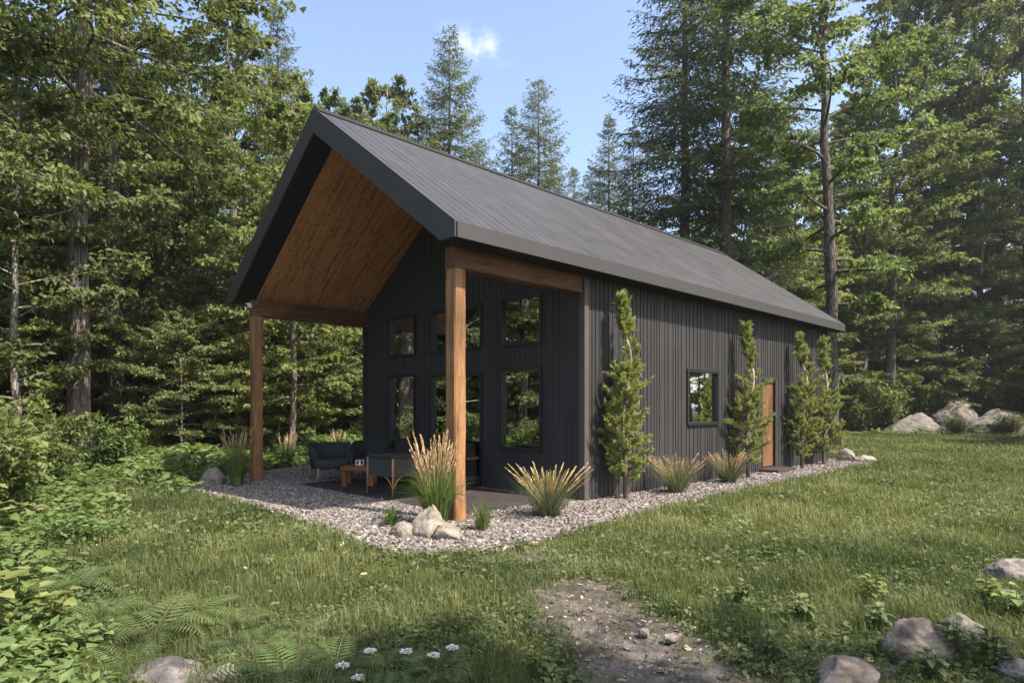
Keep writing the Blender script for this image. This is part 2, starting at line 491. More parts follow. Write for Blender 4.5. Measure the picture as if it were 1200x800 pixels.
def ground_mat():
    m, nt, out = new_mat('ground_soil_and_turf')
    p = N(nt, 'ShaderNodeBsdfPrincipled', Roughness=.95); p.inputs['Specular IOR Level'].default_value = .1
    vec = coords(nt)
    d = N(nt, 'ShaderNodeAttribute', _attribute_name='dirt').outputs['Fac']
    l = N(nt, 'ShaderNodeAttribute', _attribute_name='lawn').outputs['Fac']
    n1 = noise_(nt, vec, 1.1, 6, .65); n2 = noise_(nt, vec, 14, 6, .7); n3 = noise_(nt, vec, 55, 4, .7)
    mix = math_(nt, 'ADD', math_(nt, 'MULTIPLY', n1, .4), math_(nt, 'ADD', math_(nt, 'MULTIPLY', n2, .35), math_(nt, 'MULTIPLY', n3, .25)))
    turf = ramp(nt, mix, [(.33, (.030, .036, .012)), (.5, (.060, .072, .020)), (.67, (.105, .105, .038))])
    floor = ramp(nt, mix, [(.33, (.022, .018, .011)), (.5, (.040, .034, .018)), (.67, (.070, .060, .032))])
    nd = noise_(nt, vec, 3.2, 7, .72)
    mixd = math_(nt, 'ADD', math_(nt, 'MULTIPLY', mix, .4), math_(nt, 'MULTIPLY', nd, .6))
    dirt = ramp(nt, mixd, [(.36, (.030, .026, .022)), (.47, (.080, .068, .058)), (.55, (.145, .125, .108)), (.66, (.26, .228, .20))])
    c = rgbmix(nt, l, floor.outputs['Color'], turf.outputs['Color'])
    c = rgbmix(nt, d, c, dirt.outputs['Color'])
    nt.links.new(c, p.inputs['Base Color'])
    nt.links.new(bump(nt, mix, .9, .05), p.inputs['Normal'])
    nt.links.new(p.outputs[0], out.inputs['Surface'])
    return m


def chips_mat(name, stops):
    m, nt, out = new_mat(name)
    p = N(nt, 'ShaderNodeBsdfPrincipled', Roughness=.85); p.inputs['Specular IOR Level'].default_value = .2
    at = N(nt, 'ShaderNodeAttribute', _attribute_name='tint')
    r = ramp(nt, at.outputs['Fac'], stops)
    nt.links.new(r.outputs['Color'], p.inputs['Base Color'])
    nt.links.new(p.outputs[0], out.inputs['Surface'])
    return m


M['wall'] = wall_mat(); M['roof'] = roof_mat(); M['ceiling'] = ceiling_mat(); M['glass'] = glass_mat()
M['patio'] = patio_mat(); M['ground'] = ground_mat()
M['gravel'] = chips_mat('gravel_chips', [(0, (.070, .059, .051)), (.35, (.155, .133, .118)), (.75, (.265, .232, .208)), (1, (.42, .385, .355))])
M['gravel_bed'] = plain('gravel_bed', (.15, .125, .108), .95, .1, 0, .35, 30, .8, 60)
M['litter'] = chips_mat('dry_litter', [(0, (.06, .045, .032)), (.5, (.19, .145, .10)), (.85, (.34, .29, .19)), (1, (.42, .40, .24))])
M['pebble'] = chips_mat('path_pebble', [(0, (.07, .065, .062)), (.6, (.20, .18, .165)), (1, (.36, .32, .29))])

def scatter(n, dmin, dmax, pxa, pxb, r_):
    d = np.exp(r_.uniform(math.log(dmin), math.log(dmax), n)); px = r_.uniform(pxa, pxb, n)
    r = (px - 600) / FPX * d
    return CAM[0] + FW[0] * d + RT[0] * r, CAM[1] + FW[1] * d + RT[1] * r, r, d


# ------------------------------------------------------------------ layout masks
GRAVEL = [(-6.35, -3.72), (-5.2, -3.82), (-3.6, -3.72), (-1.8, -3.72), (-.4, -3.86), (.55, -4.02), (1.15, -3.85), (1.48, -3.2), (1.42, -2.3), (1.25, -1.3),
          (1.14, 1.0), (1.05, 3.2), (1.10, 5.5), (1.02, 8.0), (1.1, 10.2), (.85, 10.85), (.3, 11.0), (-.4, 10.7), (-.4, .2), (-5.8, .2), (-6.2, 1.2),
          (-7.6, .9), (-8.35, .1), (-8.2, -.8), (-7.6, -1.8), (-7.1, -2.8)]


def smooth_poly(P, n=2):
    P = np.array(P, float)
    for _ in range(n):
        Q = np.roll(P, -1, 0)
        P = np.stack([P * .75 + Q * .25, P * .25 + Q * .75], 1).reshape(-1, 2)
    return P


GP = smooth_poly(GRAVEL)


def in_poly(x, y, P):
    x = np.asarray(x); y = np.asarray(y); ins = np.zeros(x.shape, bool)
    for (x0, y0), (x1, y1) in zip(P, np.roll(P, -1, 0)):
        c = ((y0 > y) != (y1 > y)) & (x < (x1 - x0) * (y - y0) / (y1 - y0 + 1e-12) + x0)
        ins ^= c
    return ins


def dirt_mask(x, y):
    r, d = rd(x, y)
    g = lambda cr, cd, sr, sd: np.exp(-(((r - cr) / sr) ** 2 + ((d - cd) / sd) ** 2))
    v = 1.05 * g(.60, 4.75, .55, .7) + 1.05 * g(.80, 3.6, .52, .8) + .5 * g(.25, 5.6, .28, .5) + .75 * g(-.02, 6.2, .6, .28) + .7 * g(1.9, 3.45, .5, .35) + .55 * g(-4.0, 6.4, .5, .22) + .8 * g(.7, 2.6, .9, .8)
    v = v + (fbm(x, y, .8) - .5) * 1.3 + (vnoise(x, y, .13, 4) - .5) * .5
    return np.clip((v - .52) / .5, 0, 1)


def lawn_mask(x, y):
    """1 on the mown clearing, 0 on the forest floor"""
    r, d = rd(x, y)
    e = (fbm(x, y, 3.0, 5) - .5)
    left = np.clip((r + .67 * d + .25 + e * 2.2) / .6, 0, 1)                  # left rim of the clearing
    backl = np.where(r < -.12 * d - 1.2, np.clip((11.2 + e * 3 - d) / .8, 0, 1), 1)
    backr = np.clip((34.5 + e * 3 - d) / 1.5, 0, 1)
    right = np.clip((1.02 * d + 6 - r) / 3, 0, 1)
    return left * backl * backr * right


HOUSE = (-6.1, 0.0, 0.0, 10.1)


def in_house(x, y, m=0.0):
    return (x > -6.1 - m) & (x < m) & (y > -m) & (y < 10.1 + m)


def gz(x, y):
    """ground height"""
    k = np.clip(np.minimum(np.minimum(np.abs(np.asarray(x) + 3), 99), 99) * 0 + 1, 0, 1)
    inside = (np.asarray(x) > -8.6) & (np.asarray(x) < 1.6) & (np.asarray(y) > -4.2) & (np.asarray(y) < 11.2)
    b = (fbm(x, y, 2.2, 9) - .5) * .10 * k
    return np.where(inside, -.012, b - .012)


# ------------------------------------------------------------------ ground
def axis_coords(c, near, step):
    a = np.arange(-near, near + 1e-6, step)
    o = [near]; s = step
    while o[-1] < 900:
        s *= 1.35; o.append(o[-1] + s)
    o = np.array(o[1:])
    return np.concatenate([-o[::-1], a, o]) + c


gx = axis_coords(0, 22, .16); gy = axis_coords(4, 22, .16)
X, Y = np.meshgrid(gx, gy, indexing='ij')
Zg = gz(X, Y)
nx, ny = X.shape
idx = np.arange(nx * ny).reshape(nx, ny)
F = np.stack([idx[:-1, :-1], idx[1:, :-1], idx[1:, 1:], idx[:-1, 1:]], -1).reshape(-1, 4)
g = link('ground', make_mesh('ground', np.stack([X, Y, Zg], -1).reshape(-1, 3), [F], M['ground'],
                             {'dirt': dirt_mask(X, Y).ravel(), 'lawn': lawn_mask(X, Y).ravel()}, True))
tag(g, kind='structure')

# gravel bed: a low rounded sheet with loose chips on it
def fan_sheet(P, z, mat, name):
    n = len(P); c = np.array([[-2.5, -1.6]])
    me = bpy.data.meshes.new(name)
    me.from_pydata([(x, y, z) for x, y in P] + [(x, y, -.06) for x, y in P], [], [tuple(range(n))] + [((i + 1) % n, i, n + i, n + (i + 1) % n) for i in range(n)])
    me.update(); me.materials.append(mat)
    return link(name, me)


gb = fan_sheet(GP, .012, M['gravel_bed'], 'gravel_bed'); tag(gb, kind='structure')
pm = MB(); pm.box(-4.95, -.28, -2.12, -.16, -.02, .034)
pt = pm.build('patio', M['patio'], bevel=.008); tag(pt, kind='structure')


def chips(n, region, size, flat=.5, zoff=.012, seed=1, elong=1.7, piles=True):
    r_ = np.random.default_rng(seed)
    x, y = region(n, r_)
    n = len(x)
    # 8-vert irregular blocks
    base = np.array([[-1, -1, -1], [1, -1, -1], [1, 1, -1], [-1, 1, -1], [-1, -1, 1], [1, -1, 1], [1, 1, 1], [-1, 1, 1]], float) * .5
    V = base[None] + r_.normal(0, .17, (n, 8, 3))
    s = size[0] + (size[1] - size[0]) * r_.random(n) ** 2
    el = 1 + (elong - 1) * r_.random(n)
    V *= np.stack([s * el, s, s * flat * (.6 + .8 * r_.random(n))], -1)[:, None, :]
    a = r_.random(n) * 6.283; tx = np.clip(r_.normal(0, .35, n), -.8, .8); ty = np.clip(r_.normal(0, .35, n), -.8, .8)
    V[..., 2] += V[..., 0] * np.tan(tx)[:, None] * .8 + V[..., 1] * np.tan(ty)[:, None] * .8
    ca, sa = np.cos(a)[:, None], np.sin(a)[:, None]
    vx = V[..., 0] * ca - V[..., 1] * sa; vy = V[..., 0] * sa + V[..., 1] * ca
    z = zoff + s * flat * .25 + r_.random(n) * size[1] * .25
    V = np.stack([vx + x[:, None], vy + y[:, None], V[..., 2] + z[:, None]], -1).reshape(-1, 3)
    o = np.arange(n)[:, None, None] * 8
    Q = (o + np.array([[3, 2, 1, 0], [4, 5, 6, 7], [0, 1, 5, 4], [1, 2, 6, 5], [2, 3, 7, 6], [3, 0, 4, 7]])[None]).reshape(-1, 4)
    t = np.repeat(np.clip(r_.normal(.5, .22, n), 0, 1), 8)
    return V, Q, t


def gravel_region(n, r_):
    x = r_.uniform(-8.5, 1.8, n * 4); y = r_.uniform(-4.3, 11.2, n * 4)
    # ragged border: chips spill a little over the edge
    j = r_.normal(0, .05, (2, n * 4))
    k = in_poly(x + j[0], y + j[1], GP) & ~in_house(x, y, .02) & ~((x > -4.93) & (x < -.3) & (y > -2.1) & (y < -.1))
    d = rd(x, y)[1]
    k &= r_.random(n * 4) < np.clip((9.5 / np.maximum(d, 6)) ** 1.2, .3, 1)
    return x[k], y[k]


V, Q, t = chips(78000, gravel_region, (.010, .031), .5, .012, 2)
o = link('gravel', make_mesh('gravel', V, [Q], M['gravel'], t)); tag(o, 'pale pinkish grey stone chips bedding round the dark house', 'gravel', kind='stuff')


def dirt_region(n, r_):
    d = np.exp(r_.uniform(math.log(2.6), math.log(9), n)); px = r_.uniform(-100, 1300, n)
    x, y = CAM[0] + FW[0] * d + RT[0] * (px - 600) / FPX * d, CAM[1] + FW[1] * d + RT[1] * (px - 600) / FPX * d
    k = (dirt_mask(x, y) > .2 + .6 * r_.random(n)) & ~in_poly(x, y, GP)
    return x[k], y[k]


V, Q, t = chips(16000, dirt_region, (.004, .016), .6, -.004, 4)
V[:, 2] += gz(V[:, 0], V[:, 1])
o = link('path_gravel', make_mesh('path_gravel', V, [Q], M['pebble'], t)); tag(o, 'small brown stones scattered on the bare earth path', 'gravel', kind='stuff')
def lawn_region(n, r_):
    x, y, r, d = scatter(n, 2.6, 22, -100, 1300, r_)
    k = ~in_house(x, y, .1)
    return x[k], y[k]


V, Q, t = chips(1500, lawn_region, (.010, .028), .06, .03, 6, 2.2)
V[:, 2] += gz(V[:, 0], V[:, 1]) + .012
o = link('fallen_leaves', make_mesh('fallen_leaves', V, [Q], M['litter'], t)); tag(o, 'few dry fallen leaves scattered over lawn and gravel', 'leaf litter', kind='stuff')
V, Q, t = chips(2600, dirt_region, (.008, .024), .06, .002, 5, 2.2)
V[:, 2] += gz(V[:, 0], V[:, 1]) + .004
o = link('leaf_litter', make_mesh('leaf_litter', V, [Q], M['litter'], t)); tag(o, 'dry tan leaf scraps lying on the bare earth path', 'leaf litter', kind='stuff')


# ------------------------------------------------------------------ grass
def grass():
    r_ = np.random.default_rng(21)
    x, y, r, d = scatter(620000, 2.5, 40, -160, 1400, r_)
    keep = ~in_poly(x, y, smooth_poly(GRAVEL)) & ~in_house(x, y, .1) & (d > 2.4)
    lm = lawn_mask(x, y)
    keep &= r_.random(len(x)) < np.clip(lm + .35, 0, 1)
    dm = dirt_mask(x, y)
    keep &= r_.random(len(x)) > np.clip(dm * 1.05, 0, .90)
    cl = fbm(x, y, .55, 2)
    keep &= r_.random(len(x)) < np.clip(.35 + (cl - .3) * 2.2, .25, 1)
    x, y, d, dm, cl = x[keep], y[keep], d[keep], dm[keep], cl[keep]
    # clumping
    n = len(x)
    big = fbm(x, y, 1.9, 11)
    h = (.05 + .10 * r_.random(n) ** 1.6) * (.55 + cl * 1.0) * (1 - .45 * dm) * np.clip(1.0 + (d - 10) * .01, .9, 1.25)
    wd = .0045 * np.clip(d / 4.5, .85, 5.0) * (.7 + .6 * r_.random(n))
    a = r_.random(n) * 6.283; lean = np.abs(r_.normal(.35, .32, n)); dirv = np.stack([np.cos(a), np.sin(a)], -1)
    side = np.stack([-np.sin(a), np.cos(a)], -1)
    # blades face random ways
    z0 = gz(x, y) - .004
    b = np.stack([x, y, z0], -1)
    m = b + np.concatenate([dirv * (h * lean * .35)[:, None], (h * .6)[:, None]], 1)
    tp = b + np.concatenate([dirv * (h * lean * 1.15)[:, None], (h * (1.02 - .25 * lean))[:, None]], 1)
    s3 = np.concatenate([side, np.zeros((n, 1))], 1) * wd[:, None] * .5
    V = np.stack([b - s3, b + s3, m + s3 * .8, m - s3 * .8, tp], 1).reshape(-1, 3)
    o_ = np.arange(n)[:, None] * 5
    Q = o_ + np.array([[0, 1, 2, 3]]); T = o_ + np.array([[3, 2, 4]])
    dry = r_.random(n) < .06 + .16 * np.clip((big - .5) * 3, 0, 1)
    t = np.clip(.12 + 1.35 * (big - .27) + .5 * (vnoise(x, y, .5, 77) - .5) + r_.normal(0, .13, n) + dry * .45, 0, 1)
    ob = link('grass', make_mesh('grass', V, [Q, T], M['grass'], np.repeat(t, 5)))
    tag(ob, 'short green lawn grass growing over the clearing', 'grass', kind='stuff')


grass()


def ground_cover():
    """clover, plantain and small weeds between the grass"""
    r_ = np.random.default_rng(22)
    x, y, r, d = scatter(150000, 2.5, 26, -160, 1400, r_)
    lm = lawn_mask(x, y); dm = dirt_mask(x, y)
    cl = fbm(x, y, .7, 31) + .06
    front = np.clip((6.4 - d) / 2.2, 0, 1) * np.clip((np.abs(r - .7) - .3) / .6, .25, 1)
    prob = np.clip((cl - .47) * 3.5, 0, 1) * .6 + front * np.clip((cl - .36) * 5, 0, 1) * .85
    keep = ~in_poly(x, y, GP) & ~in_house(x, y, .1) & (r_.random(len(x)) < prob) & (r_.random(len(x)) > dm * .93) & (lm > .2)
    x, y, d = x[keep], y[keep], d[keep]; n = len(x)
    s = (.014 + .022 * r_.random(n)) * np.clip(d / 5, .9, 1.7)
    z = gz(x, y) + .015 + .055 * r_.random(n) + .02 * np.clip(d / 8, 0, 2)
    a = r_.random(n) * 6.283
    D = np.stack([np.cos(a), np.sin(a), r_.normal(-.05, .35, n)], -1)
    Nn = np.stack([r_.normal(0, .45, n), r_.normal(0, .45, n), np.ones(n)], -1)
    V, F = leaves6(np.stack([x, y, z], -1), D, Nn, s * 1.5, s, .1)
    t = np.clip(.1 + .9 * (fbm(x, y, 1.1, 41) - .15) + r_.normal(0, .16, n), 0, 1)
    ob = link('ground_cover', make_mesh('ground_cover', V, F, M['cover'], np.repeat(t, 8)))
    tag(ob, 'clover and low broadleaf weeds mixed through the lawn', 'ground cover', kind='stuff')


ground_cover()


def undergrowth():
    """knee high mass of ferny leaves filling the strip between lawn and woods"""
    r_ = np.random.default_rng(23)
    P = []
    x, y, r, d = scatter(260000, 3.0, 34, -260, 1400, r_)
    lm = lawn_mask(x, y)
    cl = fbm(x, y, 1.3, 51)
    keep = (lm + r_.normal(0, .3, len(x)) < .5) & (lm < .97) & ~in_poly(x, y, GP) & ~in_house(x, y, .6) & (r_.random(len(x)) < np.clip((cl - .22) * 3, .1, 1))
    keep &= ~((r > 0) & (d < 30) & (r < .7 * d))
    keep &= (d > 6.5) | (r_.random(len(x)) < .38)
    x, y, d, cl = x[keep], y[keep], d[keep], cl[keep]; n = len(x)
    hmax = np.clip(.12 + .75 * (cl - .2), .1, .62) * np.where(d > 27, 1.3, 1.0) * np.clip((d - 2) / 7, .35, 1) * (1 - .65 * np.clip(lm[keep], 0, 1))
    z = gz(x, y) + hmax * (1 - .75 * r_.random(n) ** 1.7)
    a = r_.random(n) * 6.283
    s = (.05 + .075 * r_.random(n)) * np.clip(d / 12, .48, 2.0)
    D = np.stack([np.cos(a), np.sin(a), r_.normal(-.15, .3, n)], -1)
    Nn = np.stack([r_.normal(0, .7, n), r_.normal(0, .7, n), np.ones(n)], -1)
    V, F = kites(np.stack([x, y, z], -1), D, Nn, s * 1.8, s * .8, .12)
    t = np.clip(.1 + .95 * (fbm(x, y, 2.0, 61) - .18) + r_.normal(0, .15, n), 0, 1)
    ob = link('undergrowth', make_mesh('undergrowth', V, [F], M['undergrowth'], np.repeat(t, 4)))
    tag(ob, 'knee high pale green undergrowth covering the forest edge', 'undergrowth', kind='stuff')


undergrowth()

# ------------------------------------------------------------------ HOUSE
XC = -3.05; ZR = 6.02; ZE = 3.60; EV = .325; FRONT = -2.78; BACK = 10.43; SL = (ZR - ZE) / (3.05 + EV); PY = -2.43
house = link('house', None)
tag(house, 'dark timber clad gabled house with ribbed metal roof and open wooden porch', 'house')


def under(x, dep=.38):
    return ZR - dep - SL * abs(x - XC)


WIN_F = [(-5.14, -4.25, 2.46, 3.25), (-3.75, -2.29, 2.46, 3.25), (-1.82, -.87, 2.46, 3.26), (-5.14, -4.25, .72, 2.07), (-1.82, -.87, .72, 2.07)]
DOOR_F = (-3.75, -2.29, .075, 2.04)
WIN_S = (3.0, 4.17, 1.11, 2.12)
DOOR_S = (6.17, 6.92, .09, 2.05)
brd = np.random.default_rng(8)


def batten_positions(a, b):
    p = []; x = a + .06
    while x < b - .05:
        p.append(x); x += float(brd.choice([.085, .10, .115, .115, .15, .17]))
    return p


# front wall: rectangles around the openings plus a gable
fw_ = MB()
TH = .16
cols = [-6.1, -5.14, -4.25, -3.75, -2.29, -1.82, -.87, 0.0]
rows = [0.0, .075, .72, 2.04, 2.07, 2.46, 3.25, 3.40]
holes = WIN_F + [DOOR_F]
for i in range(len(cols) - 1):
    cx = (cols[i] + cols[i + 1]) / 2
    z0 = None
    segs = []
    for h in sorted([(q[2], q[3]) for q in holes if q[0] - 1e-6 <= cx <= q[1] + 1e-6]):
        segs.append(h)
    z = 0.0
    for (a, b) in segs:
        fw_.box(cols[i], cols[i + 1], 0, TH, z, a); z = b
    fw_.box(cols[i], cols[i + 1], 0, TH, z, 3.40)
# gable above 3.40
fw_.prism([(-6.1, 3.40), (0, 3.40), (0, under(0) + .02), (XC, under(XC) + .02), (-6.1, under(-6.1) + .02)], 'y', 0, TH)
for x in batten_positions(-6.05, -.1):
    segs = sorted([(q[2] - .06, q[3] + .06) for q in holes if q[0] - .075 < x < q[1] + .045])
    z = 0.02
    for (a, b) in segs + [(under(x) - .01, 9)]:
        if a - z > .05:
            fw_.box(x, x + .026, -.011, .004, z, a)
        z = b
fw_.build('front_wall', M['wall'], house)

sw = MB()
zt = 3.47
ys = [0.0 + TH, 3.0, 4.17, 6.17, 6.92, 10.1]
for i in range(5):
    if i == 1:
        sw.box(-TH, 0, ys[i], ys[i + 1], 0, WIN_S[2]); sw.box(-TH, 0, ys[i], ys[i + 1], WIN_S[3], zt)
    elif i == 3:
        sw.box(-TH, 0, ys[i], ys[i + 1], 0, DOOR_S[2]); sw.box(-TH, 0, ys[i], ys[i + 1], DOOR_S[3], zt)
    else:
        sw.box(-TH, 0, ys[i], ys[i + 1], 0, zt)
for y in batten_positions(.12, 10.0):
    segs = []
    for q in (WIN_S, DOOR_S):
        if q[0] - .075 < y < q[1] + .045: segs.append((q[2] - .05, q[3] + .05))
    z = .02
    for (a, b) in segs + [(3.41, 9)]:
        if a - z > .05: sw.box(-.004, .011, y, y + .026, z, a)
        z = b
sw.build('side_wall', M['wall'], house)
lw = MB(); lw.box(-6.1, -6.1 + TH, TH, 10.1, 0, zt)
for y in batten_positions(.12, 10.0): lw.box(-6.122, -6.096, y, y + .032, .02, 3.4)
lw.build('side_wall', M['wall'], house)
rw = MB(); rw.box(-6.1 + TH, -TH, 10.1 - TH, 10.1, 0, 3.40)
rw.prism([(-6.1 + TH, 3.40), (-TH, 3.40), (-TH, under(-TH)), (XC, under(XC)), (-6.1 + TH, under(-6.1 + TH))], 'y', 10.1 - TH, 10.1)
rw.build('rear_wall', M['wall'], house)
fl = MB(); fl.box(-6.1 + TH, -TH, TH, 10.1 - TH, 0, .07); fl.build('floor', M['interior'], house)
ct = MB(); ct.box(-.075, .03, -.03, -.001, 0.0, 3.40); ct.box(.0005, .03, -.001, .075, 0.0, 3.40)
ct.build('corner_trim', M['trim'], house)
ct = MB(); ct.box(-6.13, -6.03, -.03, -.001, 0.0, 3.40); ct.box(-6.13, -6.1005, -.001, .07, 0.0, 3.40)
ct.build('corner_trim', M['wall'], house)
ct = MB(); ct.box(-.05, .03, 10.101, 10.13, 0.0, 3.40); ct.box(.0005, .03, 10.02, 10.101, 0.0, 3.40)
ct.build('corner_trim', M['wall'], house)

# roof
rf = MB()
for s in (1, -1):
    e = 3.05 + EV
    top = [(XC, ZR), (XC + s * e, ZE)]
    n_ = math.hypot(1, SL)
    V = np.array([[XC, FRONT, ZR], [XC + s * e, FRONT, ZE], [XC + s * e, BACK, ZE], [XC, BACK, ZR],
                  [XC, FRONT, ZR - .05], [XC + s * e, FRONT, ZE - .05], [XC + s * e, BACK, ZE - .05], [XC, BACK, ZR - .05]])
    rf.add(V, np.array([[0, 1, 2, 3], [7, 6, 5, 4], [0, 4, 5, 1], [3, 2, 6, 7], [1, 5, 6, 2]]))
    yy = FRONT + .1
    while yy < BACK - .06:                      # ribs running from ridge to eave
        wd, ht = .022, .0055
        a = np.array([XC + s * .06, ZR - SL * .06]); b = np.array([XC + s * (e + .004), ZE - SL * .004])
        V = []
        for (px_, pz_) in (a, b):
            V += [[px_, yy - wd * .6, pz_ - .004], [px_, yy - wd * .3, pz_ + ht], [px_, yy + wd * .3, pz_ + ht], [px_, yy + wd * .6, pz_ - .004]]
        rf.add(np.array(V), np.array([[0, 1, 5, 4], [1, 2, 6, 5], [2, 3, 7, 6], [4, 5, 6, 7], [3, 2, 1, 0]]))
        yy += .19
roof = rf.build('roof', M['roof'], house)
rc = MB()
for s in (1, -1):
    rc.prism([(XC, ZR + .018), (XC + s * .14, ZR + .018 - SL * .14), (XC + s * .14, ZR + .03 - SL * .14), (XC, ZR + .034)], 'y', FRONT - .012, BACK + .012)
rc.build('ridge_cap', M['soffit'], roof)
for yb0, yb1 in ((FRONT - .03, FRONT - .002), (BACK + .002, BACK + .03)):           # barge boards
    bb = MB()
    for s in (1, -1):
        e = 3.05 + EV; ins = .19 / SL
        bb.prism([(XC, ZR + .006), (XC + s * (e + .006), ZE + .004), (XC + s * (e + .006), ZE - .19), (XC + s * (e - ins), ZE - .19), (XC, ZR - .38)], 'y', yb0, yb1)
    bb.build('barge_board', M['fascia'], house)
fb = MB(); fb.box(.327, .352, FRONT - .002, BACK + .002, ZE - .195, ZE - .008); fb.build('eave_fascia', M['trim_light'] if 'trim_light' in M else M['fascia'], house)
fb = MB(); fb.box(-6.452, -6.427, FRONT - .002, BACK + .002, ZE - .195, ZE - .008); fb.build('eave_fascia', M['fascia'], house)
sf = MB()                                                                          # black soffits
for s in (1, -1):
    e = 3.05 + EV; ins = .19 / SL
    x0, x1 = XC + s * (3.052), XC + s * (e - .002)
    sf.box(min(x0, x1), max(x0, x1), PY + .02, BACK, ZE - .186, ZE - .16)
    for (ya, yb_) in ((FRONT, PY + .02), (10.1, BACK)):
        V = []
        for yq in (ya, yb_):
            V += [[XC, yq, ZR - .375], [XC + s * (e - ins), yq, ZE - .186], [XC + s * (e - .002), yq, ZE - .186], [XC + s * (e - .002), yq, ZE - .15], [XC, yq, ZR - .34]]
        sf.add(np.array(V), [np.array([[0, 1, 6, 5], [1, 2, 7, 6], [2, 3, 8, 7], [3, 4, 9, 8], [4, 0, 5, 9]]), np.array([[4, 3, 2, 1, 0], [5, 6, 7, 8, 9]])])
sf.build('soffit', M['soffit'], house)
for s in (1, -1):                                                                  # wooden porch ceiling, one slope each
    cm = MB()
    V = []
    for yq in (PY + .021, -.003):
        for xx, dz in ((XC, 0), (XC + s * 3.04, 0)):
            V += [[xx, yq, under(xx) - .0], [xx, yq, under(xx) + .03]]
    cm.add(np.array(V), np.array([[0, 2, 6, 4], [1, 5, 7, 3], [0, 1, 3, 2], [4, 6, 7, 5]]))
    cm.build('porch_ceiling', M['ceiling'], house)
    im = MB(); V = []
    for yq in (TH + .003, 9.9):
        for xx in (XC, XC + s * 2.88): V += [[xx, yq, under(xx) - .0], [xx, yq, under(xx) + .03]]
    im.add(np.array(V), np.array([[0, 2, 6, 4], [1, 5, 7, 3], [0, 1, 3, 2], [4, 6, 7, 5]]))
    im.build('interior_ceiling', M['interior'], house)
# porch posts and beams


def log_post(x, y, z0, z1, wd):
    b = MB(); r_ = np.random.default_rng(int(abs(x) * 100))
    nseg = 40; zs = np.linspace(z0, z1, nseg); h = wd / 2; c = .018
    prof = np.array([(-h + c, -h), (0, -h), (h - c, -h), (h, -h + c), (h, 0), (h, h - c), (h - c, h), (0, h), (-h + c, h), (-h, h - c), (-h, 0), (-h, -h + c)])
    wob = np.stack([np.interp(zs, np.linspace(z0, z1, 9), r_.normal(0, .004, 9)) for _ in range(12)], 1)
    V = []
    for i, z in enumerate(zs):
        sc = 1 + wob[i] / h * .9
        V.append(np.column_stack([x + prof[:, 0] * sc, y + prof[:, 1] * sc, np.full(12, z)]))
    V = np.vstack(V); k = 12
    i = np.arange(nseg - 1)[:, None] * k; j = np.arange(k)[None]; j2 = (j + 1) % k
    F = np.stack([i + j, i + j2, i + k + j2, i + k + j], -1).reshape(-1, 4)
    b.add(V, F)
    V2 = np.vstack([V[:12], [[x, y, z0]], V[-12:], [[x, y, z1]]])
    jj = np.arange(12)
    b.add(V2, [np.stack([(jj + 1) % 12, jj, np.full(12, 12)], -1), np.stack([13 + jj, 13 + (jj + 1) % 12, np.full(12, 25)], -1)])
    return b


log_post(-.10, PY, -.05, 3.145, .19).build('post', M['post'], house)
log_post(-6.0, PY, -.05, 3.145, .185).build('post', M['post'], house)
for x in (-.10, -6.0):
    b = MB(); b.box(x - .098, x + .098, PY - .098, -.034, 3.148, 3.408 if x > -3 else 3.45)
    b.build('beam', M['beam'], house, bevel=.008)
b = MB(); b.box(-6.03, -5.97, PY - .16, PY - .10, 3.30, 3.39); b.box(-6.02, -5.98, PY - .20, PY - .16, 3.36, 3.385)
b.build('light_fitting', M['white'], house, bevel=.004)


def window(parent, axis, u0, u1, z0, z1, at, out, name='window', mull=None, sill=True):
    """frame set in the opening with its outer face `proud` of the wall; pane as sub-part"""
    fr = MB(); fwid = .036; d0, d1 = -.028, .08

    def bx(a0, a1, za, zb, da=d0, db=d1):
        if axis == 'x': fr.box(a0, a1, at + da * out, at + db * out, za, zb) if out > 0 else fr.box(a0, a1, at - db, at - da, za, zb)
        else: fr.box(at - db, at - da, a0, a1, za, zb)
    bx(u0 + .002, u0 + fwid, z0 + .002, z1 - .002); bx(u1 - fwid, u1 - .002, z0 + .002, z1 - .002)
    bx(u0 + fwid, u1 - fwid, z0 + .002, z0 + fwid); bx(u0 + fwid, u1 - fwid, z1 - fwid, z1 - .002)
    for mu in (mull or []): bx(mu - .03, mu + .03, z0 + fwid, z1 - fwid)
    # narrow casing on the wall face
    cw = .02
    bx(u0 - cw, u0 - .001, z0 - cw, z1 + cw, -.03, -.002); bx(u1 + .001, u1 + cw, z0 - cw, z1 + cw, -.03, -.002)
    bx(u0 - .001, u1 + .001, z1 + .001, z1 + cw, -.03, -.002); bx(u0 - .001, u1 + .001, z0 - cw, z0 - .001, -.05, -.002)
    f = fr.build(name, M['black_metal'], parent)
    p = MB(); dd = .035
    if axis == 'x': p.box(u0 + fwid - .01, u1 - fwid + .01, at + dd, at + dd + .008, z0 + fwid - .01, z1 - fwid + .01)
    else: p.box(at - dd - .008, at - dd, u0 + fwid - .01, u1 - fwid + .01, z0 + fwid - .01, z1 - fwid + .01)
    p.build('pane', M['glass'], f)
    return f


for q in WIN_F: window(house, 'x', *q, 0.0, 1)
window(house, 'y', *WIN_S, 0.0, 1)
gd = window(house, 'x', *DOOR_F, 0.0, 1, name='glass_door', mull=[-3.02])
h = MB(); h.tube([(-3.10, -.03, .95), (-3.10, -.075, .97), (-3.10, -.075, 1.25), (-3.10, -.03, 1.27)], .011, 8); h.build('handle', M['black_metal'], gd, True)
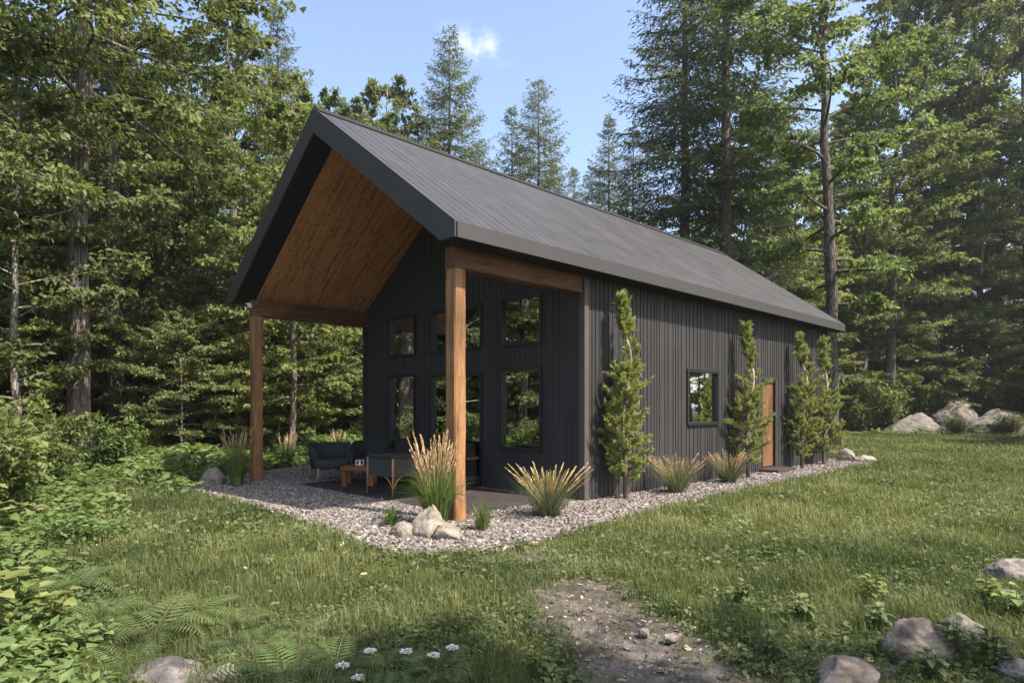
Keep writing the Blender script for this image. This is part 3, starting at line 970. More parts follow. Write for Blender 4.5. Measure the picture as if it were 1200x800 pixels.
# side door of vertical boards
dm_ = MB()
y0, y1, z0, z1 = DOOR_S
nb = 6
for i in range(nb):
    a = y0 + .05 + (y1 - y0 - .1) * i / nb; b_ = y0 + .05 + (y1 - y0 - .1) * (i + 1) / nb
    dm_.box(-.075, -.045, a + .003, b_ - .003, z0 + .02, z1 - .05)
dm_.box(-.085, -.076, y0 + .05, y1 - .05, z0 + .02, z1 - .05)
sd = dm_.build('door', M['door_wood'], house)
df = MB()
df.box(-.14, .006, y0 + .002, y0 + .05, z0, z1 - .002); df.box(-.14, .006, y1 - .05, y1 - .002, z0, z1 - .002); df.box(-.14, .006, y0 + .05, y1 - .05, z1 - .05, z1 - .002)
df.build('door_frame', M['black_metal'], sd)
dh = MB(); dh.tube([(-.045, y0 + .13, 1.02), (-.0, y0 + .13, 1.02), (.0, y0 + .22, 1.02)], .011, 8); dh.build('handle', M['white'], sd, True)
st = MB(); st.box(.001, .42, 6.05, 7.05, -.02, .075); st.build('doorstep', M['patio'], house, bevel=.01)

# ------------------------------------------------------------------ furniture on the porch


def tub_chair(name, x, y, rz, label, width=.72, cat='armchair', group=None, arms=True):
    root = link(name, None, None, (x, y, .036), rz); tag(root, label, cat, group)
    # shell: a U wrapped round the seat; chair faces -Y locally
    W2 = width / 2; n = 41
    tt = np.linspace(-1, 1, n)
    ang = tt * R_(128)
    P = np.stack([np.sin(ang) * W2, np.cos(ang) * .34 + .0], -1)
    front = np.clip((np.abs(tt) - .62) / .38, 0, 1)
    top = .69 - .13 * front ** 1.3
    bot = .24 + 0 * tt
    nrm = P / np.linalg.norm(P, axis=1)[:, None]
    V = []
    for i in range(n):
        fl_ = 1.06
        o_ = P[i] * fl_; i_ = P[i] - nrm[i] * .04
        V += [[P[i][0] * .93, P[i][1] * .93, bot[i]], [P[i][0], P[i][1], (bot[i] + top[i]) / 2], [o_[0], o_[1], top[i]], [o_[0] - nrm[i][0] * .045, o_[1] - nrm[i][1] * .045, top[i] + .004],
              [i_[0], i_[1], (bot[i] + top[i]) / 2], [i_[0] * .93, i_[1] * .93, bot[i]]]
    V = np.array(V); F = []
    for i in range(n - 1):
        for k in range(6):
            k2 = (k + 1) % 6
            F.append([i * 6 + k, i * 6 + k2, (i + 1) * 6 + k2, (i + 1) * 6 + k])
    b = MB(); b.add(V, [np.array(F), np.array([[0, 1, 2, 3, 4, 5][::-1], [(n - 1) * 6 + k for k in range(6)]])])
    b.build('shell', M['fabric'], root, True)
    rim = MB(); rim.tube(np.stack([P[:, 0] * 1.03, P[:, 1] * 1.03, top + .006], -1), .017, 7); rim.build('rim', M['fabric'], root, True)
    s = MB(); ns = 28
    an = np.arange(ns) / ns * 2 * math.pi
    ex = np.sign(np.cos(an)) * np.abs(np.cos(an)) ** .55 * (W2 - .05); ey = np.sign(np.sin(an)) * np.abs(np.sin(an)) ** .55 * .33 - .03
    rings = [(.24, .93), (.27, 1.0), (.36, 1.0), (.395, .96), (.405, .6)]
    V = np.vstack([np.column_stack([ex * k, ey * k, np.full(ns, z)]) for z, k in rings] + [np.array([[0, -.03, .407], [0, -.03, .24]])])
    F = []
    for i in range(len(rings) - 1):
        for j in range(ns): F.append([i * ns + j, i * ns + (j + 1) % ns, (i + 1) * ns + (j + 1) % ns, (i + 1) * ns + j])
    c = len(rings) * ns
    T = [[(len(rings) - 1) * ns + j, (len(rings) - 1) * ns + (j + 1) % ns, c] for j in range(ns)] + [[(j + 1) % ns, j, c + 1] for j in range(ns)]
    s.add(V, [np.array(F), np.array(T)]); s.build('seat_cushion', M['cushion'], root, True)
    for sx in (-1, 1):
        for sy in (-1, 1):
            l = MB(); xx, yy = sx * (W2 - .09), sy * .25
            l.tube([(xx, yy, .26), (xx + sx * .01, yy + sy * .015, .13), (xx + sx * .02, yy + sy * .035, 0)], [.02, .018, .014], 8)
            l.build('leg', M['bamboo'], root, True)
            br = MB(); q = np.linspace(0, 1, 8)
            br.tube(np.stack([xx * (1 - q * .75), np.full(8, yy), .12 + .12 * np.sin(q * math.pi / 2)], -1), .011, 6); br.build('brace', M['bamboo'], root, True)
    return root


fx = -math.sin(YAW)
tub_chair('armchair', -5.02, -1.43, R_(45 + 32), 'charcoal woven tub armchair with cane legs nearest the left porch post', .76)
tub_chair('armchair', -5.0, -.52, R_(45 - 10), 'dark tub armchair tucked behind the low wooden coffee table', .76)
# two seat sofa against the wall
so = link('sofa', None, None, (-3.55, -.62, .036), 0); tag(so, 'low dark grey sofa against the black front wall', 'sofa')
b = MB(); b.box(-.85, .85, .22, .36, .12, .72); b.build('backrest', M['fabric'], so, bevel=.03)
for sx in (-1, 1):
    b = MB(); b.box(min(sx * .71, sx * .85), max(sx * .71, sx * .85), -.4, .21, .12, .58); b.build('armrest', M['fabric'], so, bevel=.03)
    b = MB(); b.box(min(sx * .01, sx * .70), max(sx * .01, sx * .70), -.42, .21, .27, .43); b.build('seat_cushion', M['cushion'], so, bevel=.04)
b = MB(); b.box(-.70, .70, -.38, .21, .12, .262); b.build('base', M['fabric'], so, bevel=.01)
for sx in (-1, 1):
    for yy in (-.34, .3):
        b = MB(); b.tube([(sx * .76, yy, .125), (sx * .77, yy, 0)], [.022, .016], 8); b.build('leg', M['bamboo'], so, True)
# coffee table
tb = link('coffee_table', None, None, (-3.98, -1.42, .036), R_(48)); tag(tb, 'low reddish wood coffee table beside the tub armchair', 'coffee table')
b = MB(); b.box(-.29, .29, -.26, .26, .27, .345); b.build('tabletop', M['table_wood'], tb, bevel=.006)
for sx in (-1, 1):
    for sy in (-1, 1):
        b = MB(); b.box(sx * .235 - .04, sx * .235 + .04, sy * .21 - .035, sy * .21 + .035, 0, .269); b.build('leg', M['table_wood'], tb, bevel=.005)


def lathe(prof, k=20):
    b = MB(); P = np.array(prof); n = len(P); an = np.arange(k) / k * 2 * math.pi
    V = np.stack([P[:, 0][:, None] * np.cos(an), P[:, 0][:, None] * np.sin(an), np.broadcast_to(P[:, 1][:, None], (n, k))], -1).reshape(-1, 3)
    i = np.arange(n - 1)[:, None] * k; j = np.arange(k)[None]; j2 = (j + 1) % k
    return b.add(V, np.stack([i + j, i + j2, i + k + j2, i + k + j], -1).reshape(-1, 4))


cup = link('lantern', None, None, (-4.05, -1.38, .382), .3, .8); tag(cup, 'small pale lantern standing on the wooden coffee table', 'lantern')
b = MB()
for sx in (-1, 1):
    for sy in (-1, 1): b.box(sx * .06 - .007, sx * .06 + .007, sy * .06 - .007, sy * .06 + .007, .012, .10)
b.box(-.068, .068, -.068, .068, 0, .012); b.box(-.068, .068, -.068, .068, .10, .112); b.build('frame', M['white'], cup)
lathe([(0, .013), (.03, .013), (.03, .07), (0, .075)], 14).build('candle', M['white'], cup, True)
# square skirted table with cane legs, nearest the front
st_ = link('side_table', None, None, (-2.56, -1.66, .036), R_(2)); tag(st_, 'square dark woven table with cane legs and arched braces', 'table')
b = MB(); b.box(-.36, .36, -.30, .30, .60, .63); b.build('tabletop', M['cushion'], st_, bevel=.008)
b = MB(); b.box(-.33, .33, -.27, .27, .30, .599); b.build('woven_skirt', M['skirt'], st_, bevel=.01)
for sx in (-1, 1):
    for sy in (-1, 1):
        b = MB(); b.tube([(sx * .335, sy * .275, .598), (sx * .335, sy * .275, .3), (sx * .345, sy * .285, 0)], [.018, .017, .013], 8); b.build('leg', M['bamboo'], st_, True)
q = np.linspace(0, 1, 10)
for sx in (-1, 1):
    for sy in (-1, 1):
        b = MB(); b.tube(np.stack([sx * (.335 - q * .20), np.full(10, sy * .278), .13 + .17 * np.sin(q * math.pi / 2)], -1), .0105, 6); b.build('brace', M['bamboo'], st_, True)
        b = MB(); b.tube(np.stack([np.full(10, sx * .338), sy * (.275 - q * .17), .13 + .17 * np.sin(q * math.pi / 2)], -1), .0105, 6); b.build('brace', M['bamboo'], st_, True)
# stand with planter beside the glass door
sdn = link('plant_stand', None, None, (-2.62, -.32, .036), 0); tag(sdn, 'wood topped black stand carrying the planter by the glass door', 'plant stand')
b = MB(); b.box(-.42, .42, -.16, .16, .49, .53); b.build('top', M['table_wood'], sdn, bevel=.004)
for sx in (-1, 1):
    b = MB(); b.box(sx * .36 - .02, sx * .36 + .02, -.14, .14, 0, .489); b.build('leg', M['black_metal'], sdn)
b = MB(); b.box(-.339, .339, -.14, .14, .18, .2); b.build('shelf', M['black_metal'], sdn)


def ornamental(seed, h, spread, nb, npl, mat, stiff=1.0, wd=.012, hl=.2, pmin=.75):
    """clump of arching blades with feathery seed heads; returns two meshes"""
    r_ = np.random.default_rng(seed)
    a = r_.random(nb) * 6.283; k = r_.random(nb) ** .7
    L = h * (.5 + .4 * r_.random(nb)) * (1 if stiff > .55 else 1.12); out = spread * k * 1.0
    seg = np.linspace(0, 1, 5)
    d = np.stack([np.cos(a), np.sin(a)], -1); sd_ = np.stack([-np.sin(a), np.cos(a)], -1)
    base = d * (r_.random(nb) * .10 * spread / .4)[:, None]
    V = []
    for s in seg:
        rr = out * (s ** (1.7 if stiff > .55 else 1.15)); zz = L * (s - (.32 + .25 * k) * s ** 3 * k * stiff)
        c = np.concatenate([base + d * rr[:, None], zz[:, None]], 1)
        wv = wd * (1 - s * .92) * .5
        sv = np.concatenate([sd_ * wv, np.zeros((nb, 1))], 1)
        V.append(np.stack([c - sv, c + sv], 1))
    V = np.concatenate(V, 1).reshape(-1, 3)       # nb x 10
    o_ = np.arange(nb)[:, None] * 10
    Q = np.vstack([o_ + np.array([[2 * i, 2 * i + 1, 2 * i + 3, 2 * i + 2]]) for i in range(4)])
    t = np.repeat(np.clip(r_.normal(.5, .22, nb), 0, 1), 10)
    blades = make_mesh('blades', V, [Q], mat, t)
    b = MB()
    for i in range(npl):
        aa = r_.random() * 6.283; kk = r_.random() ** .6
        hh = h * (pmin + (1 - pmin) * r_.random()); ox = spread * (.62 if stiff > .55 else .95) * kk
        P = np.array([[math.cos(aa) * ox * s ** 1.4 + .03 * math.cos(aa), math.sin(aa) * ox * s ** 1.4 + .03 * math.sin(aa), hh * s] for s in np.linspace(0, 1, 7)])
        b.tube(P[:6], .0028, 3, .25, False)
        # head: bristly spindle
        top = P[-1]; dr = norm(P[-1] - P[-2]); hl_ = hl * (.7 + .5 * r_.random())
        n = 40; s = r_.random(n)
        C = top - dr * hl_ * (1 - s)[:, None]
        an = r_.random(n) * 6.283; rad = np.stack([np.cos(an), np.sin(an), np.zeros(n)], -1)
        D = dr * 1.0 + rad * (.13 + .10 * r_.random(n))[:, None]
        VV, FF = kites(C, D, np.cross(D, rad + 1e-3), .05 * (1.15 - s * .5) * hl_ / .2, .007 * hl_ / .2 + .002, .1)
        b.add(VV, FF, np.clip(r_.normal(.5, .2, n).repeat(4), 0, 1))
    pl = b.mesh('plumes', M['plume']) if npl else None
    return blades, pl


def place_grass(x, y, z, args, label, group=None, name='ornamental_grass', cat='ornamental grass'):
    bl, pl = ornamental(*args)
    r = link(name, None, None, (x, y, z), random.random() * 6); tag(r, label, cat, group)
    link('blades', bl, r)
    if pl: link('plumes', pl, r)
    return r


OG = 'ornamental grasses planted in the gravel'
place_grass(.02, -2.84, .01, (31, 1.12, .50, 420, 50, M['ornamental'], .8, .017, .26, .72), 'tall green feather grass with tan plumes against the front porch post', OG)
place_grass(-5.52, -2.98, .01, (32, 1.08, .42, 420, 30, M['ornamental'], .6, .013, .2, .78), 'tall dark green grass with brown plumes beside the left porch post', OG)
place_grass(.52, -1.40, .01, (33, .66, .60, 380, 60, M['ornamental_blue'], .3, .011, .26, .70), 'wide low fan of pale grass in gravel before the house corner', OG)
place_grass(.50, 1.78, .01, (34, .66, .55, 360, 46, M['ornamental_blue'], .3, .012, .24, .66), 'spiky pale grass clump left of the side window below', OG)
place_grass(.44, 3.75, .01, (35, .64, .52, 360, 36, M['ornamental_blue'], .3, .012, .22, .62), 'spiky grass clump under the side window near the second conifer', OG)
place_grass(-.35, -3.22, .01, (36, .36, .22, 150, 0, M['ornamental'], .7, .012), 'small dark grass tuft left of the rock pile', OG)
place_grass(.60, -2.62, .01, (37, .40, .20, 170, 0, M['ornamental'], .5, .012), 'small upright grass tuft right of the front post', OG)
place_grass(-8.7, -.55, .0, (38, .85, .45, 240, 26, M['ornamental'], .6, .015, .22, .75), 'tan plumed grass behind the left porch gravel, closest to the post', OG)
place_grass(-8.5, .75, .0, (39, .85, .5, 240, 30, M['ornamental'], .6, .015, .22, .72), 'tan plumed grass directly behind the tub armchair', OG)
pr = link('planter_box', None, None, (-2.62, -.32, .568), 0); tag(pr, 'black trough planter of plumed grass on the wooden stand', 'planter')
b = MB(); b.box(-.36, .36, -.13, .13, 0, .22); b.build('trough', M['planter'], pr, bevel=.008)
bl, pl = ornamental(40, .42, .26, 170, 20, M['ornamental'], .6, .010, .14, .75)
link('blades', bl, pr, (.02, 0, .215)); link('plumes', pl, pr, (.02, 0, .215))
def ico(sub):
    import bmesh
    bm = bmesh.new(); bmesh.ops.create_icosphere(bm, subdivisions=sub, radius=1)
    V = np.array([v.co[:] for v in bm.verts]); F = np.array([[v.index for v in f.verts] for f in bm.faces]); bm.free()
    return V, F


IV2, IF2 = ico(2)
# vase behind the right lower window
va = link('vase', None, None, (-1.62, .34, .70), 0); tag(va, 'white vase with white blooms behind the lower right window', 'vase')
lathe([(0, 0), (.05, 0), (.075, .06), (.06, .13), (.03, .18), (.035, .2)]).build('body', M['white'], va, True)
r_ = np.random.default_rng(4); b = MB()
for i in range(9):
    p = np.array([r_.normal(0, .06), r_.normal(0, .05), .34 + r_.random() * .14]); b.tube([(0, 0, .19), p * .6 + (0, 0, .1), p], .003, 4, .2)
b.build('stems', M['stem'], va)
for i in range(7):
    cc = np.array([r_.normal(0, .06), r_.normal(0, .05), .36 + r_.random() * .12])
    V_ = IV2 * (.028, .028, .022) * (1 + .25 * np.sin(IV2[:, :1] * 9 + i)) + cc
    link('bloom', make_mesh('bloom', V_, [IF2], M['flower'], np.full(len(V_), .5), True), va)
ib = link('window_bench', None, None, (-1.35, .42, .07), 0); tag(ib, 'dark shelf inside the lower right window under the vase', 'shelf')
b = MB(); b.box(-.42, .42, -.14, .2, .60, .63); b.build('top', M['table_wood'], ib)
for sx in (-1, 1):
    b = MB(); b.box(sx * .38 - .02, sx * .38 + .02, -.12, .18, 0, .599); b.build('leg', M['black_metal'], ib)

# ------------------------------------------------------------------ rocks


def ico(sub):
    import bmesh
    bm = bmesh.new(); bmesh.ops.create_icosphere(bm, subdivisions=sub, radius=1)
    V = np.array([v.co[:] for v in bm.verts]); F = np.array([[v.index for v in f.verts] for f in bm.faces]); bm.free()
    return V, F


IV, IF = ico(5)


def rock(x, y, z, sx, sy, sz, seed, mat, label, rz=0, peak=0.0, name='rock', cat='rock', group=None, cuts=9):
    r_ = np.random.default_rng(seed)
    V = IV.copy()
    for _ in range(cuts):                       # planar facets
        n = norm(r_.normal(0, 1, 3) + np.array([0, 0, .25])); d = .62 + .3 * r_.random()
        k = V @ n - d
        V -= np.outer(np.clip(k, 0, None) * .92, n)
    off = r_.random(3) * 50
    dsp = np.array([mnoise.fractal(Vector(v * 1.3 + off), .9, 2.1, 6) * .13 + mnoise.fractal(Vector(v * 6 + off), .8, 2.1, 5) * .042 for v in V])
    V *= (1 + dsp)[:, None]
    if peak: V[:, :2] *= (1 - peak * np.clip(V[:, 2], 0, 1))[:, None]
    V = V * (sx, sy, sz)
    me = make_mesh(name, V, [IF], mat, None, True)
    o_ = link(name, me, None, (x, y, z), rz)
    return tag(o_, label, cat, group)


RG = 'rocks set in the gravel'
rock(.36, -3.18, .07, .27, .22, .29, 41, M['rock_tan'], 'pointed tan rock, tallest of the pile by the tall feather grass', .8, .72, group=RG)
rock(.72, -3.22, .07, .17, .14, .13, 2, M['rock_tan'], 'rounded brown rock leaning right of the pointed tan rock', .4, .1, group=RG)
rock(.22, -3.42, .06, .16, .12, .12, 3, M['rock_tan'], 'small low rock at the left foot of the pointed tan rock', 1.2, .1, group=RG)
rock(-6.18, -3.2, .12, .27, .2, .25, 4, M['rock_tan'], 'tan wedge rock left of the dark plumed grass', .5, .3, group=RG)
rock(.34, 10.55, .1, .27, .2, .24, 5, M['rock_tan'], 'tan rock at the far end of the gravel strip, taller of two', .5, .3, group=RG)
rock(.72, 10.75, .06, .30, .2, .14, 6, M['rock_tan'], 'low flat rock at the far end of the gravel strip', .7, .2, group=RG)
BG = 'boulders at the edge of the woods'
for (px, d, sx, sz, sd_, mt, pk, lab) in [
    (1068, 34.5, 1.8, 1.15, 11, 'rock_back', .3, 'pale rounded boulder, leftmost at the wood edge'),
    (1121, 37.5, 1.7, 1.7, 12, 'rock_back', .35, 'dark peaked boulder standing behind the pale ones'),
    (1157, 34.0, 1.4, .9, 13, 'rock_back', .1, 'low slabby boulder between two dark shrubs'),
    (1188, 36.5, 2.4, 1.4, 14, 'rock_back', .2, 'long pinkish boulder behind the right dark shrub')]:
    x, y = wp(px, d); rock(x, y, .05, sx, 1.2, sz, sd_, M[mt], lab, R_(45), pk, 'boulder', 'boulder', BG)
FG = 'rocks lying in the foreground'
for (px, d, sx, sy, sz, sd_, mt, lab) in [
    (195, 3.36, .36, .26, .14, 21, 'rock_grey', 'broad lichen grey rock among the ferns at the lower left'),
    (262, 3.36, .13, .14, .12, 27, 'rock_moss', 'smaller mossy rock hugging the broad rock among the ferns'),
    (1076, 3.72, .20, .17, .17, 22, 'rock_brown', 'rounded striped brown rock beside the leafy clump'),
    (992, 3.27, .19, .18, .12, 23, 'rock_brown', 'pale smooth rock at the bottom edge right of the path'),
    (1126, 4.0, .13, .11, .11, 24, 'rock_moss', 'small greenish rock right behind the striped brown rock'),
    (1192, 5.25, .22, .18, .15, 25, 'rock_grey', 'grey rock half buried in lawn at the right edge'),
    (1192, 3.45, .12, .1, .06, 26, 'rock_grey', 'low flat stone in the leafy clump at the right corner'),
    (755, 4.05, .04, .035, .03, 28, 'rock_grey', 'fist sized stone on the bare path, the left of the pair'),
    (786, 3.95, .05, .04, .03, 29, 'rock_grey', 'fist sized stone on the bare path, the right of the pair')]:
    x, y = wp(px, d); rock(x, y, sz * .2 - (.095 if 'lichen' in lab else .06 if 'hugging' in lab else 0), sx, sy, sz, sd_, M[mt], lab, R_(45) + sd_, .08, 'rock', 'rock', FG, 6)

# ------------------------------------------------------------------ trees


def leaf_tree(seed, h, r, start, nb, ntw, nlf, ls, leafmat, barkmat, trunk_r, lean=.02, flat=.35, up=(.1, .9), dens_low=1.0, shape=1.0):
    """broadleaf tree: returns trunk mesh (with limbs) and crown mesh"""
    r_ = np.random.default_rng(seed)
    n = 16; zs = np.linspace(-.25, h * .97, n)
    wx = np.cumsum(r_.normal(0, lean, n)) * h / 20; wy = np.cumsum(r_.normal(0, lean, n)) * h / 20
    wx -= wx[1]; wy -= wy[1]; wx[0] = 0; wy[0] = 0
    rad = trunk_r * np.clip(1 - (np.maximum(zs, 0) / h) ** 1.15 * .93, .04, 1) * (1 + .5 * np.exp(-(zs + .25) / .35))
    b = MB(); b.tube(np.stack([wx, wy, zs], -1), rad, 12)
    Cs, Ds, Ns, Ls = [], [], [], []
    for i in range(nb):
        f = (i + r_.random()) / nb
        z0 = start + (h * .96 - start) * f ** .9
        tx, ty = np.interp(z0, zs, wx), np.interp(z0, zs, wy)
        az = i * 2.39996 + r_.normal(0, .3)
        prof = (math.sin(math.pi * min(1, (.12 + .85 * f)) ** shape) ** .7 if f < .5 else (1 - ((f - .5) / .5) ** 1.8 * .82))
        L = r * max(.18, prof) * (.75 + .4 * r_.random())
        el = up[0] + (up[1] - up[0]) * f + r_.normal(0, .12)
        q = np.linspace(0, 1, 6)
        hx = L * q * math.cos(el); hz = L * (q * math.sin(el) - .18 * q ** 2 * math.cos(el))
        az2 = az + r_.normal(0, .25) * q
        P = np.stack([tx + hx * np.cos(az2), ty + hx * np.sin(az2), z0 + hz], -1)
        rb = max(.012, np.interp(z0, zs, rad) * .38)
        b.tube(P, np.linspace(rb, .008, 6), 5, None, False)
        nt_ = max(3, int(ntw * (.5 + .7 * L / r)))
        for j in range(nt_):
            s = .36 + .64 * (j + r_.random()) / nt_
            p0 = np.array([np.interp(s, q, P[:, k]) for k in range(3)])
            sgn = 1 if j % 2 else -1
            ta = az + sgn * (.5 + .6 * r_.random()); tl = L * (.22 + .25 * r_.random()) * (1.15 - .5 * s)
            d = np.array([math.cos(ta), math.sin(ta), .12 + r_.normal(0, .18)])
            p1 = p0 + d * tl
            if tl > .5: b.tube([p0, (p0 + p1) / 2 + (0, 0, .03), p1], [.011, .008, .004], 3, None, False)
            m = int(nlf * (.6 + .7 * r_.random()))
            u = r_.random(m) ** .8
            c = p0 + (p1 - p0) * u[:, None] * 1.1 + r_.normal(0, 1, (m, 3)) * np.array([.16, .16, .16 * flat]) * (tl * .6 + .18)
            dd = d[None] * .6 + r_.normal(0, .6, (m, 3)); dd[:, 2] -= .5
            nn = np.stack([r_.normal(0, .75, m), r_.normal(0, .75, m), np.full(m, .75)], -1) + d[None] * .7
            Cs.append(c); Ds.append(dd); Ns.append(nn)
            Ls.append(np.clip(r_.normal(.5, .15) + r_.normal(0, .14, m), 0, 1))
    C = np.vstack(Cs); t = np.concatenate(Ls); m = len(C)
    l = ls * (.65 + .7 * r_.random(m))
    V, F = kites(C, np.vstack(Ds), np.vstack(Ns), l, l * .62, .14)
    return b.mesh('trunk', barkmat, True), make_mesh('crown', V, [F], leafmat, np.repeat(t, 4))


def spruce(seed, h, r, start, step, per, needlemat, barkmat, trunk_r, tw=.16, nl=.13, gap=.0, droop=.35, dead=0, expo=.85, fullness=1.0):
    r_ = np.random.default_rng(seed)
    n = 14; zs = np.linspace(-.25, h, n); rad = trunk_r * np.clip(1 - zs / h, .01, 1) ** .9 + .006
    wx = np.cumsum(r_.normal(0, .012, n)); wy = np.cumsum(r_.normal(0, .012, n)); wx -= wx[1]; wy -= wy[1]
    b = MB(); b.tube(np.stack([wx, wy, zs], -1), rad, 10)
    Cs, Ds, Ns, T = [], [], [], []
    z = start; k = 0
    while z < h - .15:
        f = z / h
        Lr = r * (1 - f) ** expo + .12
        for j in range(per):
            if r_.random() < gap: continue
            zz = z + r_.normal(0, step * .3)
            az = k * 1.1 + j * 2 * math.pi / per + r_.normal(0, .25)
            L = Lr * (.6 + .5 * r_.random())
            q = np.linspace(0, 1, 6)
            rise = .18 if f > .6 else 0
            hz = L * (rise * q + (.5 * (f - .35)) * q - droop * q ** 1.5 * (1 - f) + .16 * q ** 4)
            P = np.stack([np.interp(zz, zs, wx) + L * q * math.cos(az), np.interp(zz, zs, wy) + L * q * math.sin(az), zz + hz], -1)
            b.tube(P, np.linspace(max(.008, .10 * trunk_r * (1 - f) + .006), .004, 6), 4, None, False)
            if zz < start + dead: continue
            nt_ = max(4, int(L / tw * fullness))
            s = np.repeat((np.arange(nt_) + r_.random(nt_)) / nt_ * .88 + .12, 2)
            sg = np.tile([1.0, -1.0], nt_)
            p0 = np.stack([np.interp(s, q, P[:, i]) for i in range(3)], -1)
            tl = L * .42 * (1.1 - s) * (.7 + .5 * r_.random(len(s))) + .10
            ta = az + sg * (.75 + .25 * r_.normal(0, 1, len(s)))
            d = np.stack([np.cos(ta), np.sin(ta), -.22 + r_.normal(0, .12, len(s))], -1)
            ns = np.maximum(2, (tl / nl * 1.5).astype(int))
            rep = np.repeat(np.arange(len(s)), ns)
            u = np.concatenate([np.arange(a) / a for a in ns])
            c = p0[rep] + d[rep] * (tl[rep] * u)[:, None] + r_.normal(0, .018, (len(rep), 3))
            dd = d[rep] + r_.normal(0, .35, (len(rep), 3)); dd[:, 2] -= .12
            Cs.append(c); Ds.append(dd); Ns.append(np.stack([r_.normal(0, .5, len(rep)), r_.normal(0, .5, len(rep)), np.ones(len(rep))], -1))
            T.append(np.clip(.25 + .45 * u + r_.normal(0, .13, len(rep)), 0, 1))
        z += step * (1 - .45 * f); k += 1
    # leader
    C = np.vstack(Cs); m = len(C); t = np.concatenate(T)
    l = nl * (.8 + .6 * r_.random(m))
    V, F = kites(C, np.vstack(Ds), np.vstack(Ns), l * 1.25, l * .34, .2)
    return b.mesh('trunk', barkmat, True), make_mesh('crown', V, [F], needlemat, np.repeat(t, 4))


def shrub_mesh(seed, h, r, nst, nlf, ls, leafmat, broad=False):
    r_ = np.random.default_rng(seed); b = MB(); Cs, Ds, Ns, T = [], [], [], []
    for i in range(nst):
        az = i * 2.4 + r_.normal(0, .4); L = h * (.55 + .5 * r_.random()); k = r * (.25 + .75 * r_.random())
        q = np.linspace(0, 1, 6)
        P = np.stack([math.cos(az) * k * q ** 1.3, math.sin(az) * k * q ** 1.3, L * (q - .18 * q ** 2)], -1) + r_.normal(0, .02 * h, (6, 3)) * q[:, None]
        b.tube(P, np.linspace(.010 + .003 * h, .004, 6), 4, None, False)
        nt_ = 7
        for j in range(nt_):
            s = .2 + .8 * (j + r_.random()) / nt_
            p0 = np.array([np.interp(s, q, P[:, kk]) for kk in range(3)])
            ta = az + r_.normal(0, 1.2); tl = (.28 + .3 * r_.random()) * r * (1.2 - .6 * s)
            d = np.array([math.cos(ta), math.sin(ta), .25 + r_.normal(0, .2)]); p1 = p0 + d * tl
            b.tube([p0, p1], [.006, .003], 3, None, False)
            m = int(nlf * (.6 + .8 * r_.random())); u = r_.random(m)
            c = p0 + (p1 - p0) * u[:, None] + r_.normal(0, .10 * r + .02, (m, 3)) * (1, 1, .45)
            dd = d[None] * .5 + r_.normal(0, .7, (m, 3)); dd[:, 2] -= .25
            Cs.append(c); Ds.append(dd); Ns.append(np.stack([r_.normal(0, .4, m), r_.normal(0, .4, m), np.ones(m)], -1))
            T.append(np.clip(r_.normal(.5, .16) + r_.normal(0, .13, m), 0, 1))
    C = np.vstack(Cs); m = len(C); t = np.concatenate(T); C[:, 2] = np.maximum(C[:, 2], .03)
    l = ls * (.6 + .8 * r_.random(m))
    if broad:
        V, F = leaves6(C, np.vstack(Ds), np.vstack(Ns), l, l * .62, .12); t = np.repeat(t, 8)
    else:
        V, F = kites(C, np.vstack(Ds), np.vstack(Ns), l, l * .6, .14); F = [F]; t = np.repeat(t, 4)
    return b.mesh('stems', M['bark_dark'], False), make_mesh('foliage', V, F, leafmat, t)


PROT = {
    'maple_big': leaf_tree(101, 21, 5.4, 7.2, 42, 9, 72, .145, M['leaf_maple'], M['bark'], .24, .05, .35, (.0, 1.0)),
    'maple_near': leaf_tree(102, 19, 5.5, 4.6, 42, 9, 84, .135, M['leaf_maple'], M['bark_dark'], .24, .06, .35, (.0, .95)),
    'tall': leaf_tree(103, 20, 3.6, 4.5, 40, 9, 74, .175, M['leaf_forest'], M['bark_dark'], .25, .05, .4, (.05, 1.0)),
    'tall_b': leaf_tree(104, 18, 4.2, 2.4, 44, 9, 74, .175, M['leaf_forest'], M['bark'], .22, .07, .4, (.0, 1.0)),
    'young': leaf_tree(105, 10, 2.8, 1.0, 34, 8, 66, .14, M['leaf_forest'], M['bark_pale'], .09, .08, .35, (.1, .9)),
    'bare': leaf_tree(109, 20, 3.6, 8.0, 40, 6, 40, .15, M['leaf_forest'], M['bark_dark'], .22, .04, .35, (-.1, .8), shape=1.0),
    'edge': leaf_tree(107, 8, 2.9, .5, 44, 9, 66, .135, M['leaf_forest'], M['bark_pale'], .07, .08, .35, (.1, .9)),
    'edge_b': leaf_tree(108, 6, 2.4, .4, 40, 9, 62, .14, M['leaf_yellow'], M['bark_pale'], .06, .08, .35, (.1, .9)),
    'bright': leaf_tree(106, 14, 3.6, 1.8, 40, 8, 80, .165, M['leaf_yellow'], M['bark'], .14, .08, .35, (.0, .9)),
    'spruce': spruce(111, 24, 6.2, 2.5, .56, 6, M['needle_pale'], M['bark_dark'], .26, .20, .17, .08, .40, 0, .72, 1.25),
    'spruce_b': spruce(112, 23, 5.0, 2.0, .52, 6, M['needle_pale'], M['bark_dark'], .24, .20, .17, .08, .32, 0, .75, 1.25),
    'hemlock': spruce(113, 27, 6.2, 4.0, .74, 6, M['needle'], M['bark'], .34, .17, .17, .20, .30, 3.5, .55, .95),
    'hemlock_b': spruce(114, 26, 5.4, 2.2, .68, 6, M['needle'], M['bark'], .28, .17, .17, .18, .42, 1.0, .55, 1.0),
}
